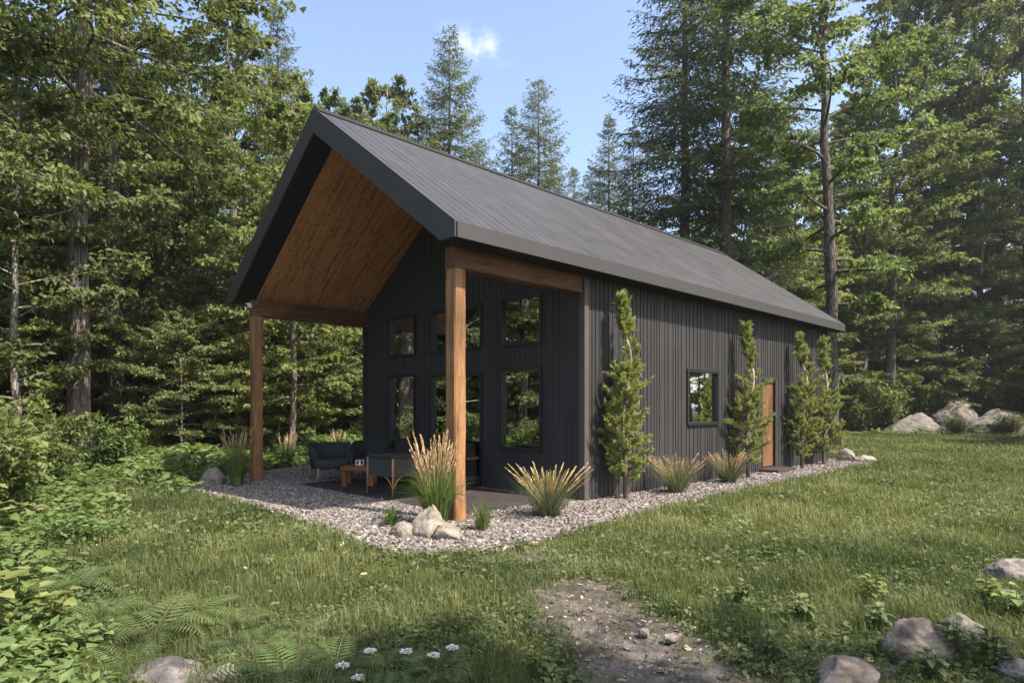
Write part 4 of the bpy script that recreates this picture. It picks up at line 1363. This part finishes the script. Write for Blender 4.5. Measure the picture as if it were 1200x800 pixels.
SHRUB = {
    'bush': shrub_mesh(121, 2.0, 1.1, 16, 26, .13, M['leaf_shrub']),
    'bush_b': shrub_mesh(122, 2.8, 1.3, 16, 26, .16, M['leaf_shrub']),
    'sapling': shrub_mesh(123, 3.6, 1.1, 10, 24, .19, M['leaf_shrub']),
    'bright_bush': shrub_mesh(124, 2.2, 1.2, 15, 26, .15, M['leaf_yellow']),
    'dark_bush': shrub_mesh(125, 1.3, .9, 16, 30, .085, M['needle']),
}


def tree(kind, x, y, sc, rz, label, group=None, cat='tree', zs=1.0, name=None):
    tm, cm = PROT[kind]
    nm = name or ('conifer_tree' if kind[:3] in ('spr', 'hem') else 'leafy_tree')
    r = link(nm, None, None, (x, y, 0), rz, (sc, sc, sc * zs)); tag(r, label, cat, group)
    link('trunk', tm, r); link('crown', cm, r)
    return r


def shrub(kind, x, y, sc, rz, label, group=None, zs=1.0, name='shrub', cat='shrub'):
    tm, cm = SHRUB[kind]
    r = link(name, None, None, (x, y, -.02), rz, (sc, sc, sc * zs)); tag(r, label, cat, group)
    link('stems', tm, r); link('foliage', cm, r)
    return r


TL = 'trees of the left wood'; TR = 'trees of the right wood'; TC = 'treetops behind the roof'
lead = [
    # kind, px, depth, scale, zscale, rot, label, group
    ('maple_big', 92, 14.2, 1.0, 1.0, .6, 'big grey barked maple, thickest trunk of the left wood', TL),
    ('bare', 136, 17.5, 1.0, 1.0, 2.0, 'dark trunked leafy tree just right of the big maple', TL),
    ('young', 154, 20, 1.15, 1.2, 1.0, 'thin pale trunked young tree right of the dark trunked tree', TL),
    ('young', 232, 25, 1.2, 1.3, 2.2, 'slim pale stem tree standing midway in the left wood', TL),
    ('young', 380, 29, 1.0, 1.1, 3.1, 'slim pale stem tree seen between porch post and wall', TL),
    ('edge_b', 186, 18.4, .78, 1.0, .4, 'bright low tree filling the gap right of the dark trunk', TL),
    ('edge', 262, 20.2, .85, 1.0, 1.4, 'low leafy tree left of the left porch post', TL),
    ('edge_b', 118, 20.0, .85, 1.1, 2.4, 'low leafy tree showing between the two large trunks', TL),
    ('edge', 214, 17.0, .5, 1.0, 3.4, 'small leafy tree in front of the slim pale stem', TL),
    ('maple_near', -120, 10.5, .72, 1.15, 4.0, 'leafy tree reaching in over the left picture edge', TL),
    ('young', 24, 12.5, .9, 1.0, .3, 'thin sapling trunk at the far left before the big maple', TL),
    ('spruce', 527, 42, 1.07, 1.02, .4, 'tall pointed spruce rising highest over the roof', TC),
    ('spruce_b', 600, 47, 1.0, 1.02, 1.4, 'spruce behind the roof, left of the close pair', TC),
    ('spruce', 630, 44, .98, 1.02, 2.2, 'spruce behind the roof, right of the close pair', TC),
    ('spruce_b', 673, 56, .97, 1.0, 2.9, 'small far spruce between the pair and the dark conifers', TC),
    ('spruce_b', 714, 45, .95, 1.0, 3.6, 'narrow spruce just left of the large dark conifer', TC),
    ('tall_b', 374, 31, .95, .98, 4.4, 'broadleaf treetop left of the roof peak', TC),
    ('tall_b', 424, 38, 1.03, 1.05, 5.0, 'small broadleaf treetop just right of the roof peak', TC),
    ('young', 462, 42, 1.85, 1.25, 5.0, 'pale broadleaf treetop between the peak and tall spruce', TC),
    ('bright', 668, 50, .85, 1.0, 5.5, 'light green broadleaf crown peeking over the ridge', TC),
    ('spruce_b', 490, 45, .97, 1.0, .7, 'lower spruce left of the tall pointed spruce', TC),
    ('spruce', 561, 47, .88, 1.0, 1.7, 'low spruce right of the tall pointed spruce at the ridge', TC),
    ('spruce_b', 650, 49, .87, 1.0, 2.7, 'low spruce tip close right of the spruce pair', TC),
    ('spruce', 694, 49, .83, 1.0, 3.7, 'low spruce tip touching the ridge beside the narrow spruce', TC),
    ('spruce_b', 742, 41, .84, 1.0, 4.7, 'mid height spruce between narrow spruce and dark conifer', TC),
    ('hemlock', 802, 30, .98, 1.0, 1.9, 'large dark conifer with bare hanging lower limbs over the roof', TR),
    ('hemlock_b', 850, 28, 1.12, 1.1, .9, 'second large conifer beside the one with bare limbs', TR),
    ('tall', 974, 22.5, 1.0, 1.05, .5, 'tall straight dark trunk rising past the far roof corner', TR),
    ('tall', 1044, 35.8, 1.15, 1.0, 2.5, 'tall dark trunk midway along the right wood', TR),
    ('tall_b', 1150, 41, 1.1, 1.1, 3.5, 'leafy tree above the boulders on the right', TR),
    ('bright', 905, 31, 1.0, 1.1, 1.1, 'yellow green leafy tree behind the far roof end', TR),
    ('maple_near', 1250, 40, 1.1, 1.1, 5.2, 'spreading leafy tree leaning in at the right picture edge', TR),
    ('bright', 1105, 42, 1.0, 1.15, .2, 'yellow green leafy tree between the dark trunk and boulders', TR),
    ('tall', 1205, 39, 1.25, 1.1, .9, 'tall leafy crown filling the top right corner', TR),
    ('tall_b', 1065, 46, 1.4, 1.45, 5.9, 'tall leafy crown above the right wood, left of the corner crowns', TR),
    ('tall', 1135, 43, 1.45, 1.2, 3.9, 'tall narrow leafy crown over the boulders', TR),
    ('tall_b', 1100, 45, 1.35, 1.35, 1.9, 'broad leafy crown high behind the boulders', TR),
    ('tall_b', 1170, 48, 1.4, 1.45, 2.9, 'rear leafy crown near the top right corner', TR),
    ('tall_b', 1010, 38, 1.0, 1.1, 4.2, 'leafy tree close behind the tall straight dark trunk', TR),
]
placed = []
for k, px, d, sc, zs, rz, lab, grp in lead:
    x, y = wp(px, d); tree(k, x, y, sc, rz, lab, grp, zs=zs); placed.append((x, y))


def free(x, y, dist):
    if in_house(np.array(x), np.array(y), 3.2) or (-9.5 < x < 2.5 and -5 < y < 1): return False
    return all((x - a) ** 2 + (y - b_) ** 2 > dist * dist for a, b_ in placed)


def fill(n, kinds, pxr, dr, dist, scr, lab, grp, seed):
    r_ = random.Random(seed); c = 0; tries = 0
    while c < n and tries < n * 60:
        tries += 1
        px = r_.uniform(*pxr); d = r_.uniform(*dr); x, y = wp(px, d)
        if not free(x, y, dist) or (1030 < px < 1225 and d < 39.5): continue
        k = r_.choice(kinds)
        tree(k, x, y, r_.uniform(*scr), r_.uniform(0, 6.28), lab, grp, zs=r_.uniform(.9, 1.12)); placed.append((x, y)); c += 1


fill(11, ['tall', 'tall_b', 'young', 'bright'], (-150, 340), (23, 30), 2.3, (.75, .95), 'leafy tree in the crowded middle of the left wood', 'crowded trees of the left wood', 1)
fill(26, ['tall', 'tall_b', 'hemlock_b', 'spruce_b', 'bright'], (-150, 345), (30, 48), 2.4, (.8, 1.0), 'distant tree closing the back of the left wood', 'distant trees of the left wood', 2)
fill(9, ['tall_b', 'young', 'bright'], (330, 470), (30, 50), 2.4, (.55, .66), 'low tree seen under the porch roof behind the house', 'low trees behind the porch', 3)
fill(10, ['tall_b', 'tall', 'bright', 'hemlock_b'], (880, 1330), (39, 45), 2.6, (.85, 1.1), 'leafy tree in the crowded front of the right wood', 'crowded trees of the right wood', 4)
fill(30, ['tall_b', 'tall', 'bright', 'hemlock_b', 'spruce_b'], (770, 1400), (42, 62), 2.4, (.85, 1.1), 'distant tree closing the back of the right wood', 'distant trees of the right wood', 5)
fill(8, ['spruce_b', 'tall_b'], (470, 770), (58, 70), 3, (.55, .7), 'far low treetop just behind the roof ridge', 'far low treetops behind the ridge', 6)
fill(26, ['edge_b', 'edge_b', 'edge', 'bright'], (-60, 350), (17.5, 24), 1.3, (.6, 1.0), 'low leafy young tree at the sunny rim of the left wood', 'young trees on the rim of the left wood', 7)
fill(6, ['spruce', 'spruce_b', 'hemlock_b'], (-40, 345), (19, 27), 1.5, (.28, .48), 'low soft boughed young conifer in the left wood', 'young conifers of the left wood', 17)
fill(7, ['edge', 'edge_b'], (310, 440), (24, 30), 1.9, (.7, .95), 'low leafy young tree at the sunny rim behind the porch', 'young trees on the rim behind the porch', 8)
fill(12, ['edge', 'edge_b', 'young'], (960, 1330), (35.8, 42), 1.7, (.75, 1.2), 'low leafy young tree at the sunny rim of the right wood', 'young trees on the rim of the right wood', 9)
# woods around the clearing that the windows mirror and that dapple the lawn with shade
for (k, x, y, sc, lab) in [('bright', -19, -9.5, 1, ''), ('tall', -22, -10, 1, ''), ('bright', -20, -17, 1, ''), ('tall_b', -26, -15, 1, ''), ('maple_big', -25, -22, .9, ''), ('tall', -18, -20, .8, ''),
                           ('tall_b', -31, -20, 1, ''), ('tall', -30, -27, 1, ''), ('hemlock_b', -19, -23, .9, ''), ('tall_b', 13, 30, .9, ''), ('bright', 16, 37, 1, ''), ('tall', 20, 33, .9, ''), ('tall_b', 22, 42, 1, ''), ('tall', 25, 27, 1, '')]:
    tree(k, x, y, sc, x * 1.3, 'tree on the unseen side of the clearing mirrored in the windows', 'trees mirrored in the windows')
for (k, x, y, sc) in [('edge', -9.5, -8.5, 1), ('edge_b', -12, -8, 1.1), ('edge_b', -13.5, -11.5, 1.1), ('edge', -16, -9, 1.2), ('edge', -17, -15.5, 1.3), ('edge_b', -20, -13, 1.3), ('edge', -11, -12.5, 1.0),
                      ('edge', 6.5, 25, 1.0), ('edge_b', 9, 26.5, 1.1), ('edge', 11.5, 25, 1.1), ('edge_b', 14, 29, 1.3), ('edge', 8.5, 30, 1.3)]:
    tree(k, x, y, sc, x * 1.7, 'low tree on the unseen rim of the clearing mirrored in the windows', 'rim trees mirrored in the windows')
for (k, x, y, sc) in [('tall_b', 12.2, -4.0, .70), ('maple_near', 10.8, -6.2, .6), ('tall_b', 17.5, 12.0, .7)]:
    tree(k, x, y, sc, x * 2.1, 'tree right of the clearing casting dappled shade on the lawn', 'trees shading the lawn')

# understory shrubs
r_ = random.Random(77)
SL_ = 'shrubs of the left understory'
big_shrubs = [
    ('sapling', 12, 9.2, .62, 'tall leafy sapling shrub at the left picture edge'), ('bush_b', -20, 7.6, .62, 'dense leafy bush at the left edge above the large leaves'),
    ('sapling', 134, 13.6, .5, 'upright leafy shrub right of the foot of the big grey maple'),
    ('bush', 40, 10.2, .62, 'leafy bush low in front of the thin sapling'), ('bush', 108, 13.4, .40, 'bush at the foot of the big grey maple'),
    ('bright_bush', 158, 16.0, .55, 'light leafed bush right of the big grey maple'), ('bush_b', 56, 12.4, .5, 'green bush left of the big maple trunk'),
]
for k, px, d, sc, lab in big_shrubs:
    x, y = wp(px, d); shrub(k, x, y, sc, px * .1, lab, SL_)


def fill_shrub(n, kinds, pxr, dr, scr, lab, grp, seed):
    r_ = random.Random(seed); c = 0
    for _ in range(n * 20):
        if c >= n: break
        px = r_.uniform(*pxr); d = r_.uniform(*dr); x, y = wp(px, d)
        if 1030 < px < 1225 and d < 38.8: continue
        if in_house(np.array(x), np.array(y), 2.2) or (-9.3 < x < 2 and -5 < y < 1.5): continue
        shrub(r_.choice(kinds), x, y, r_.uniform(*scr), r_.uniform(0, 6.28), lab, grp, r_.uniform(.8, 1.2)); c += 1


fill_shrub(46, ['bush', 'bush_b', 'sapling', 'bright_bush'], (-120, 440), (19, 29), (.8, 1.25), 'understory shrub along the foot of the left wood', 'shrubs along the left wood', 11)
fill_shrub(26, ['bush_b', 'sapling'], (-120, 440), (29, 42), (1.1, 1.6), 'shadowed shrub deep inside the left wood', 'shrubs inside the left wood', 12)
fill_shrub(30, ['bush', 'bush_b', 'sapling', 'bright_bush'], (985, 1330), (35, 41), (.9, 1.5), 'understory shrub along the foot of the right wood', 'shrubs along the right wood', 13)
fill_shrub(24, ['bush_b', 'sapling'], (960, 1360), (44, 54), (1.4, 2.0), 'shadowed shrub deep inside the right wood', 'shrubs inside the right wood', 14)
for k, px, d, sc, lab in [('bush_b', 1032, 35.5, 1.35, 'broad pale shrub left of the boulders'), ('bush', 1000, 36.0, 1.2, 'rounded shrub by the far house corner'),
                          ('dark_bush', 1122, 33.0, .9, 'dark spiky shrub in front of the peaked boulder'), ('dark_bush', 1184, 32.6, 1.0, 'dark rounded shrub before the pinkish boulder'),
                          ('bright_bush', 1170, 40, 1.9, 'bright leafy shrub towering behind the boulders'), ('sapling', 1110, 41, 1.6, 'tall shrub behind the peaked boulder')]:
    x, y = wp(px, d); shrub(k, x, y, sc, px * .1, lab, 'shrubs around the boulders')
for (x, y) in [(-10.5, -7), (-12, -9.5), (-14, -7.5), (-16, -11), (-13, -12.5), (-19, -13), (7, 26), (11, 27), (15, 27)]:
    shrub(r_.choice(['bush_b', 'sapling', 'bright_bush']), x, y, 1.2, x, 'shrub beyond the picture edge mirrored in the windows', 'shrubs mirrored in the windows')

# ------------------------------------------------------------------ conifers along the wall


def wall_conifer(seed, h, x, y, label):
    r_ = np.random.default_rng(seed)
    root = link('garden_conifer', None, None, (x, y, .0), r_.random() * .4); tag(root, label, 'conifer', 'slender conifers along the side wall')
    zs = np.linspace(-.05, h * .985, 26)
    f = zs / h
    # the leader snakes in its upper half
    wob = .125 * np.sin((f - .42) * 8.5) * np.clip((f - .40) * 3, 0, 1) * np.clip((1.05 - f) * 3, 0, 1)
    ax = np.stack([RT[0] * wob + .02 * np.sin(f * 9 + seed), RT[1] * wob + .015 * np.cos(f * 7 + seed), zs], -1)
    rad = .042 * (1 - f) ** .8 + .007
    b = MB(); b.tube(ax, rad, 9)
    Cs, Ds, Ns, T = [], [], [], []
    nb = int(r_.uniform(120, 175)); eb = r_.uniform(.84, 1.12); b0 = .60 + r_.uniform(-.05, .05); b1 = b0 + r_.uniform(.12, .22)
    for i in range(nb):
        ff = .085 + .905 * (i + r_.random()) / nb
        z0 = h * ff
        if b0 < ff < b1 and r_.random() < .72: continue            # bare stretch of stem
        p0 = np.array([np.interp(z0, zs, ax[:, k]) for k in range(3)])
        env = .44 * min(1, (ff - .05) / .16) * (1 - max(0, ff - .25) / .75) ** .85 + .05
        env *= eb * (.75 + .5 * vnoise(az_ := i * .13, ff * 6, .5, seed))
        if ff > .62: env *= .72
        L = env * (.55 + .55 * r_.random()); az = i * 2.4 + r_.normal(0, .4); el = .35 + .55 * ff + r_.normal(0, .2)
        q = np.linspace(0, 1, 5)
        P = p0 + np.stack([math.cos(az) * L * q * math.cos(el), math.sin(az) * L * q * math.cos(el), L * (q * .35 * math.sin(el) + .55 * q ** 2 * math.sin(el))], -1)
        b.tube(P, np.linspace(.010 * (1 - ff) + .004, .003, 5), 4, None, False)
        ntf = 3 + int(L * 15)
        for j in range(ntf):
            s = .3 + .7 * (j + r_.random()) / ntf
            c0 = np.array([np.interp(s, q, P[:, k]) for k in range(3)])
            dr = norm(P[-1] - P[0]) + np.array([0, 0, .45]) + r_.normal(0, .35, 3)
            dr = norm(dr); m = 26; tl = .075 + .07 * r_.random()
            u = r_.random(m)
            c = c0 + dr * (u * tl)[:, None] + r_.normal(0, .006, (m, 3))
            dd = dr + r_.normal(0, .5, (m, 3))
            Cs.append(c); Ds.append(dd); Ns.append(r_.normal(0, 1, (m, 3)))
            T.append(np.clip(r_.normal(.48, .14) + .3 * (u - .5) + r_.normal(0, .1, m), 0, 1))
    C = np.vstack(Cs); m = len(C); t = np.concatenate(T)
    l = .055 * (.7 + .6 * r_.random(m))
    V, F = kites(C, np.vstack(Ds), np.vstack(Ns), l, .015, .1)
    b.build('trunk', M['bark_wall'], root, True)
    link('crown', make_mesh('crown', V, [F], M['needle_lime'], np.repeat(t, 4)), root)


wall_conifer(1, 3.15, .30, .62, 'slender lime green conifer nearest the front house corner')
wall_conifer(2, 3.08, .31, 4.85, 'slender conifer between the side window and the wooden door')
wall_conifer(3, 3.10, .32, 7.65, 'slender conifer just past the wooden side door')
wall_conifer(4, 3.08, .34, 9.0, 'slender conifer farthest along the wall by the end rocks')

# ------------------------------------------------------------------ ferns and foreground plants


def fern_mesh(seed, nf, L):
    r_ = np.random.default_rng(seed); b = MB(); Cs, Ds, Ns, Ls, T = [], [], [], [], []
    for i in range(nf):
        az = i * 2 * math.pi / nf + r_.normal(0, .25); l = L * (.75 + .4 * r_.random()); rise = .55 + .25 * r_.random()
        q = np.linspace(0, 1, 38)
        hx = l * (q * .8); hz = l * (rise * q - (.55 + .15 * r_.random()) * q ** 2.2)
        P = np.stack([hx * math.cos(az), hx * math.sin(az), hz + .02], -1)
        b.tube(P[::5], .0025, 3, .3, False)
        tang = norm(np.gradient(P, axis=0)); side = np.stack([-math.sin(az) * np.ones(38), math.cos(az) * np.ones(38), np.zeros(38)], -1)
        for k in range(4, 38, 2):
            for sgn in (1, -1):
                pl = l * .25 * math.sin(math.pi * min(1, (q[k] * .93 + .10)) ** .8) + .012
                Cs.append(P[k]); Ds.append(side[k] * sgn + tang[k] * .45 + (0, 0, -.18)); Ns.append(np.cross(tang[k], side[k])); Ls.append(pl); T.append(r_.normal(.5, .13))
    C = np.array(Cs); Lv = np.array(Ls)
    V, F = kites(C, np.array(Ds), np.array(Ns), Lv, np.minimum(Lv * .10 + .003, .0125), .05, .35)
    return b.mesh('stalks', M['stem']), make_mesh('fronds', V, [F], M['fern'], np.repeat(np.clip(T, 0, 1), 4))


FERN = [fern_mesh(201, 9, .42), fern_mesh(202, 7, .36), fern_mesh(203, 11, .40)]


def fern(k, x, y, sc, rz, label, group):
    r = link('fern', None, None, (x, y, float(gz(x, y))), rz, sc); tag(r, label, 'fern', group)
    link('stalks', FERN[k][0], r); link('fronds', FERN[k][1], r)


for i, (px, d, sc, lab) in enumerate([
    (335, 3.42, 1.15, 'large fern right of the broad lichen grey rock'), (300, 3.8, 1.0, 'fern just behind the small mossy rock'), (392, 3.5, 1.05, 'fern left of the white flower heads'),
    (180, 4.0, 1.25, 'broad fern behind the broad lichen grey rock'), (225, 4.35, 1.2, 'fern where the lawn meets the lower left ferns'), (125, 4.4, 1.1, 'fern beside the large leaved saplings'),
    (275, 4.2, 1.0, 'low fern midway between rock and lawn'), (455, 3.45, .95, 'fern growing under the white flower heads'), (515, 3.5, .85, 'small fern at the right end of the white flowers'),
    (150, 3.55, .8, 'small fern pressed against the left flank of the broad rock'), (355, 4.05, .8, 'fern tuft on the lawn behind the large fern'), (85, 5.0, 1.2, 'fern between the corner saplings and the lawn')]):
    x, y = wp(px, d); fern(i % 3, x, y, sc, i * 1.3, lab, 'ferns in the lower left foreground')
r_ = random.Random(9)
c = 0
while c < 60:
    px = r_.uniform(-60, 420); d = r_.uniform(9, 22); x, y = wp(px, d)
    if lawn_mask(x, y) > .5 or in_house(np.array(x), np.array(y), 1.2) or in_poly(np.array([x]), np.array([y]), GP)[0] or (-9 < x < 1 and -4 < y < 1): continue
    fern(r_.randrange(3), x, y, r_.uniform(1.3, 2.0), r_.uniform(0, 6), 'fern in the pale green bank beyond the lawn', 'ferns of the bank beyond the lawn'); c += 1
for i, (px, d) in enumerate([(995, 32), (1010, 33), (1045, 33), (1085, 32.5)]):
    x, y = wp(px, d); fern(i % 3, x, y, 2.0, i, 'bright fern low at the edge of the right wood', 'ferns at the right wood edge')


def seedling(seed, h, nl, ls, mat):
    r_ = np.random.default_rng(seed); b = MB(); Cs, Ds = [], []
    ns = 5
    for i in range(ns):
        az = i * 2.4 + r_.normal(0, .3); hh = h * (.6 + .5 * r_.random()); k = h * .35 * r_.random()
        q = np.linspace(0, 1, 5); P = np.stack([math.cos(az) * k * q, math.sin(az) * k * q, hh * q], -1)
        b.tube(P, np.linspace(.005, .0025, 5), 5, None, False)
        for j in range(nl):
            s = .35 + .65 * (j + .5) / nl; p = np.array([np.interp(s, q, P[:, kk]) for kk in range(3)])
            for sg in (0, math.pi):
                a2 = az + j * 1.5 + sg + r_.normal(0, .25)
                Cs.append(p + np.array([math.cos(a2), math.sin(a2), 0.1]) * .02); Ds.append([math.cos(a2), math.sin(a2), .1 + r_.normal(0, .2)])
    C = np.array(Cs); m = len(C); l = ls * (.6 + .7 * r_.random(m))
    V, F = leaves6(C, np.array(Ds), np.stack([r_.normal(0, .25, m), r_.normal(0, .25, m), np.ones(m)], -1), l, l * .68, .12)
    return b.mesh('stems', M['stem']), make_mesh('foliage', V, F, mat, np.repeat(np.clip(r_.normal(.55, .2, m), 0, 1), 8))


SEED = [seedling(301, .42, 4, .13, M['leaf_yellow']), seedling(302, .30, 4, .09, M['leaf_shrub']), seedling(303, .22, 4, .065, M['leaf_yellow']), seedling(304, .26, 5, .075, M['cover'])]


def plant(k, px, d, sc, label, group, name='leafy_plant', cat='plant'):
    x, y = wp(px, d)
    r = link(name, None, None, (x, y, float(gz(x, y))), px * .7, sc); tag(r, label, cat, group)
    link('stems', SEED[k][0], r); link('foliage', SEED[k][1], r)


PG = 'leafy plants in the foreground'
for k, px, d, sc, lab in [
    (0, 22, 4.3, 1.0, 'large leaved sapling, tallest in the lower left corner'), (0, 62, 4.0, .8, 'large leaved sapling right of the tallest corner sapling'), (0, -15, 3.9, .95, 'large leaved sapling cut by the left edge'),
    (1, 70, 3.55, .8, 'low leafy plant in the bottom left corner'), (1, 110, 3.7, .8, 'leafy plant left of the broad lichen grey rock'), (1, 20, 5.6, 1.1, 'leafy plant behind the corner saplings'),
    (0, 10, 6.6, 1.1, 'broad leaved plant at the left edge halfway up the bank'), (1, 48, 7.4, 1.3, 'leafy plant at the left rim of the lawn'),
    (2, 628, 3.5, .7, 'yellow green seedling at the left side of the path'), (2, 650, 3.35, .55, 'tiny yellow green seedling at the path bottom edge'),
    (2, 1022, 4.7, 1.0, 'yellow green weed standing in the right lawn'), (3, 1120, 3.6, 1.0, 'dark leafy clump before the striped brown rock'), (3, 1165, 3.5, 1.0, 'dark leafy clump in the bottom right corner'),
    (3, 1092, 3.35, .8, 'low leafy clump under the striped brown rock'), (1, 1188, 4.3, .9, 'dark bushy weed at the right edge'), (2, 1160, 4.6, 1.0, 'pale leaved weed beside the dark bushy weed'),
    (3, 1030, 4.0, .8, 'weed left of the striped brown rock'), (3, 905, 3.6, .7, 'low weed at the right rim of the path'), (3, 870, 4.6, .8, 'broadleaf weed patch right of the path head'), (3, 940, 4.2, .8, 'broadleaf weed patch in the lower right lawn')]:
    plant(k, px, d, sc, lab, PG)


def yarrow(px, d, h, label):
    x, y = wp(px, d); r_ = np.random.default_rng(int(px))
    r = link('white_flower', None, None, (x, y, float(gz(x, y))), 0); tag(r, label, 'flower', 'white flower heads among the ferns')
    b = MB(); b.tube([(0, 0, 0), (.01, .01, h * .6), (.015, 0, h)], .003, 5); b.build('stem', M['stem'], r)
    m = 90; a = r_.random(m) * 6.283; rr = .027 * np.sqrt(r_.random(m))
    C = np.stack([rr * np.cos(a) + .015, rr * np.sin(a), h + .012 - rr * .25 + r_.normal(0, .003, m)], -1)
    V, F = kites(C, np.stack([np.cos(a), np.sin(a), r_.normal(.1, .2, m)], -1), np.tile([0, 0, 1.0], (m, 1)), .014, .011, 0)
    b = MB(); b.add(V, F); b.build('bloom', M['flower'], r)


for px, d, h, lab in [(400, 3.36, .11, 'white flower head, leftmost of the flat flower heads'), (432, 3.50, .13, 'white flower head second from the left'), (474, 3.55, .11, 'small white flower head at the back of the row'),
                      (506, 3.48, .12, 'white flower head on the right of the row'), (528, 3.6, .12, 'white flower head at the right end of the row'), (418, 3.28, .08, 'white flower head lowest at the bottom edge')]:
    yarrow(px, d, h, lab)

# ------------------------------------------------------------------ thin summer haze in the air
hm = bpy.data.materials.new('summer_haze'); hm.use_nodes = True; hm.node_tree.nodes.clear()
ho = hm.node_tree.nodes.new('ShaderNodeOutputMaterial'); hv = hm.node_tree.nodes.new('ShaderNodeVolumePrincipled')
hv.inputs['Color'].default_value = (.93, .97, 1, 1); hv.inputs['Density'].default_value = .00042; hv.inputs['Anisotropy'].default_value = .2
hm.node_tree.links.new(hv.outputs[0], ho.inputs['Volume'])
hb = MB(); hb.box(-950, 950, -950, 950, -1.5, 40)
tag(hb.build('haze', hm), 'thin pale summer haze between the trees', 'haze', kind='stuff')
# ------------------------------------------------------------------ light, sky, camera
EL, AZ = R_(54), R_(13)                      # azimuth measured from +X towards +Y
sv = Vector((math.cos(EL) * math.cos(AZ), math.cos(EL) * math.sin(AZ), math.sin(EL)))
sl = bpy.data.lights.new('sun', 'SUN'); sl.energy = 3.2; sl.angle = R_(.53); sl.color = (1.0, .945, .86)
so_ = bpy.data.objects.new('sun', sl); COL.objects.link(so_); so_.rotation_euler = sv.to_track_quat('Z', 'Y').to_euler(); so_.location = (20, 10, 30)

wld = bpy.data.worlds.new('World'); scene.world = wld; wld.use_nodes = True
nt = wld.node_tree; nt.nodes.clear()
out = nt.nodes.new('ShaderNodeOutputWorld'); bg = nt.nodes.new('ShaderNodeBackground')
sky = nt.nodes.new('ShaderNodeTexSky'); sky.sky_type = 'NISHITA'; sky.sun_disc = False
sky.sun_elevation = EL; sky.sun_rotation = math.pi / 2 - AZ; sky.altitude = 200; sky.air_density = 1.0; sky.dust_density = 2.6; sky.ozone_density = 1.5
# one small cloud
cd = Vector((FW[0] + RT[0] * (-42 / FPX), FW[1] + RT[1] * (-42 / FPX), 424 / FPX)).normalized()
tc = nt.nodes.new('ShaderNodeTexCoord')
sub = nt.nodes.new('ShaderNodeVectorMath'); sub.operation = 'SUBTRACT'; nt.links.new(tc.outputs['Generated'], sub.inputs[0]); sub.inputs[1].default_value = cd
ax1 = Vector((RT[0], RT[1], -.45)).normalized(); ax2 = cd.cross(ax1).normalized()


def dotn(v):
    d = nt.nodes.new('ShaderNodeVectorMath'); d.operation = 'DOT_PRODUCT'; nt.links.new(sub.outputs[0], d.inputs[0]); d.inputs[1].default_value = v
    return d.outputs['Value']


a1 = math_(nt, 'DIVIDE', dotn(ax1), .048); a2 = math_(nt, 'DIVIDE', dotn(ax2), .024)
rr = math_(nt, 'SQRT', math_(nt, 'ADD', math_(nt, 'MULTIPLY', a1, a1), math_(nt, 'MULTIPLY', a2, a2)))
nz = N(nt, 'ShaderNodeTexNoise', Scale=34, Detail=7, Roughness=.6); nt.links.new(tc.outputs['Generated'], nz.inputs['Vector'])
msk = math_(nt, 'MULTIPLY', math_(nt, 'SUBTRACT', 1.2, rr, True), math_(nt, 'MULTIPLY', math_(nt, 'SUBTRACT', nz.outputs['Fac'], .40, True), 3.6), True)
msk = math_(nt, 'MULTIPLY', msk, .26)
col = rgbmix(nt, msk, sky.outputs['Color'], (8.2, 8.2, 8.6))
nt.links.new(col, bg.inputs['Color']); bg.inputs['Strength'].default_value = .112
nt.links.new(bg.outputs[0], out.inputs['Surface'])

cam = bpy.data.cameras.new('camera'); co = bpy.data.objects.new('camera', cam); COL.objects.link(co)
co.location = tuple(CAM); co.rotation_euler = (R_(90), 0, YAW)
cam.sensor_width = 36; cam.lens = 36 * FPX / 1200; cam.shift_y = 76.6 / 1200
cam.clip_start = .05; cam.clip_end = 3000
scene.camera = co

scene.view_settings.view_transform = 'Standard'; scene.view_settings.look = 'None'
scene.view_settings.exposure = 1.70; scene.view_settings.use_white_balance = True; scene.view_settings.white_balance_temperature = 6750; scene.view_settings.white_balance_tint = 12; scene.view_settings.gamma = 1; scene.view_settings.use_curve_mapping = False
scene.render.engine = 'CYCLES'
cy = scene.cycles
cy.max_bounces = 7; cy.diffuse_bounces = 4; cy.glossy_bounces = 3; cy.transmission_bounces = 4; cy.transparent_max_bounces = 8
cy.caustics_reflective = False; cy.caustics_refractive = False
cy.use_denoising = True
try:
    cy.denoiser = 'OPENIMAGEDENOISE'; cy.denoising_input_passes = 'RGB_ALBEDO_NORMAL'
except Exception:
    pass
cy.sample_clamp_indirect = 6
cy.use_adaptive_sampling = False
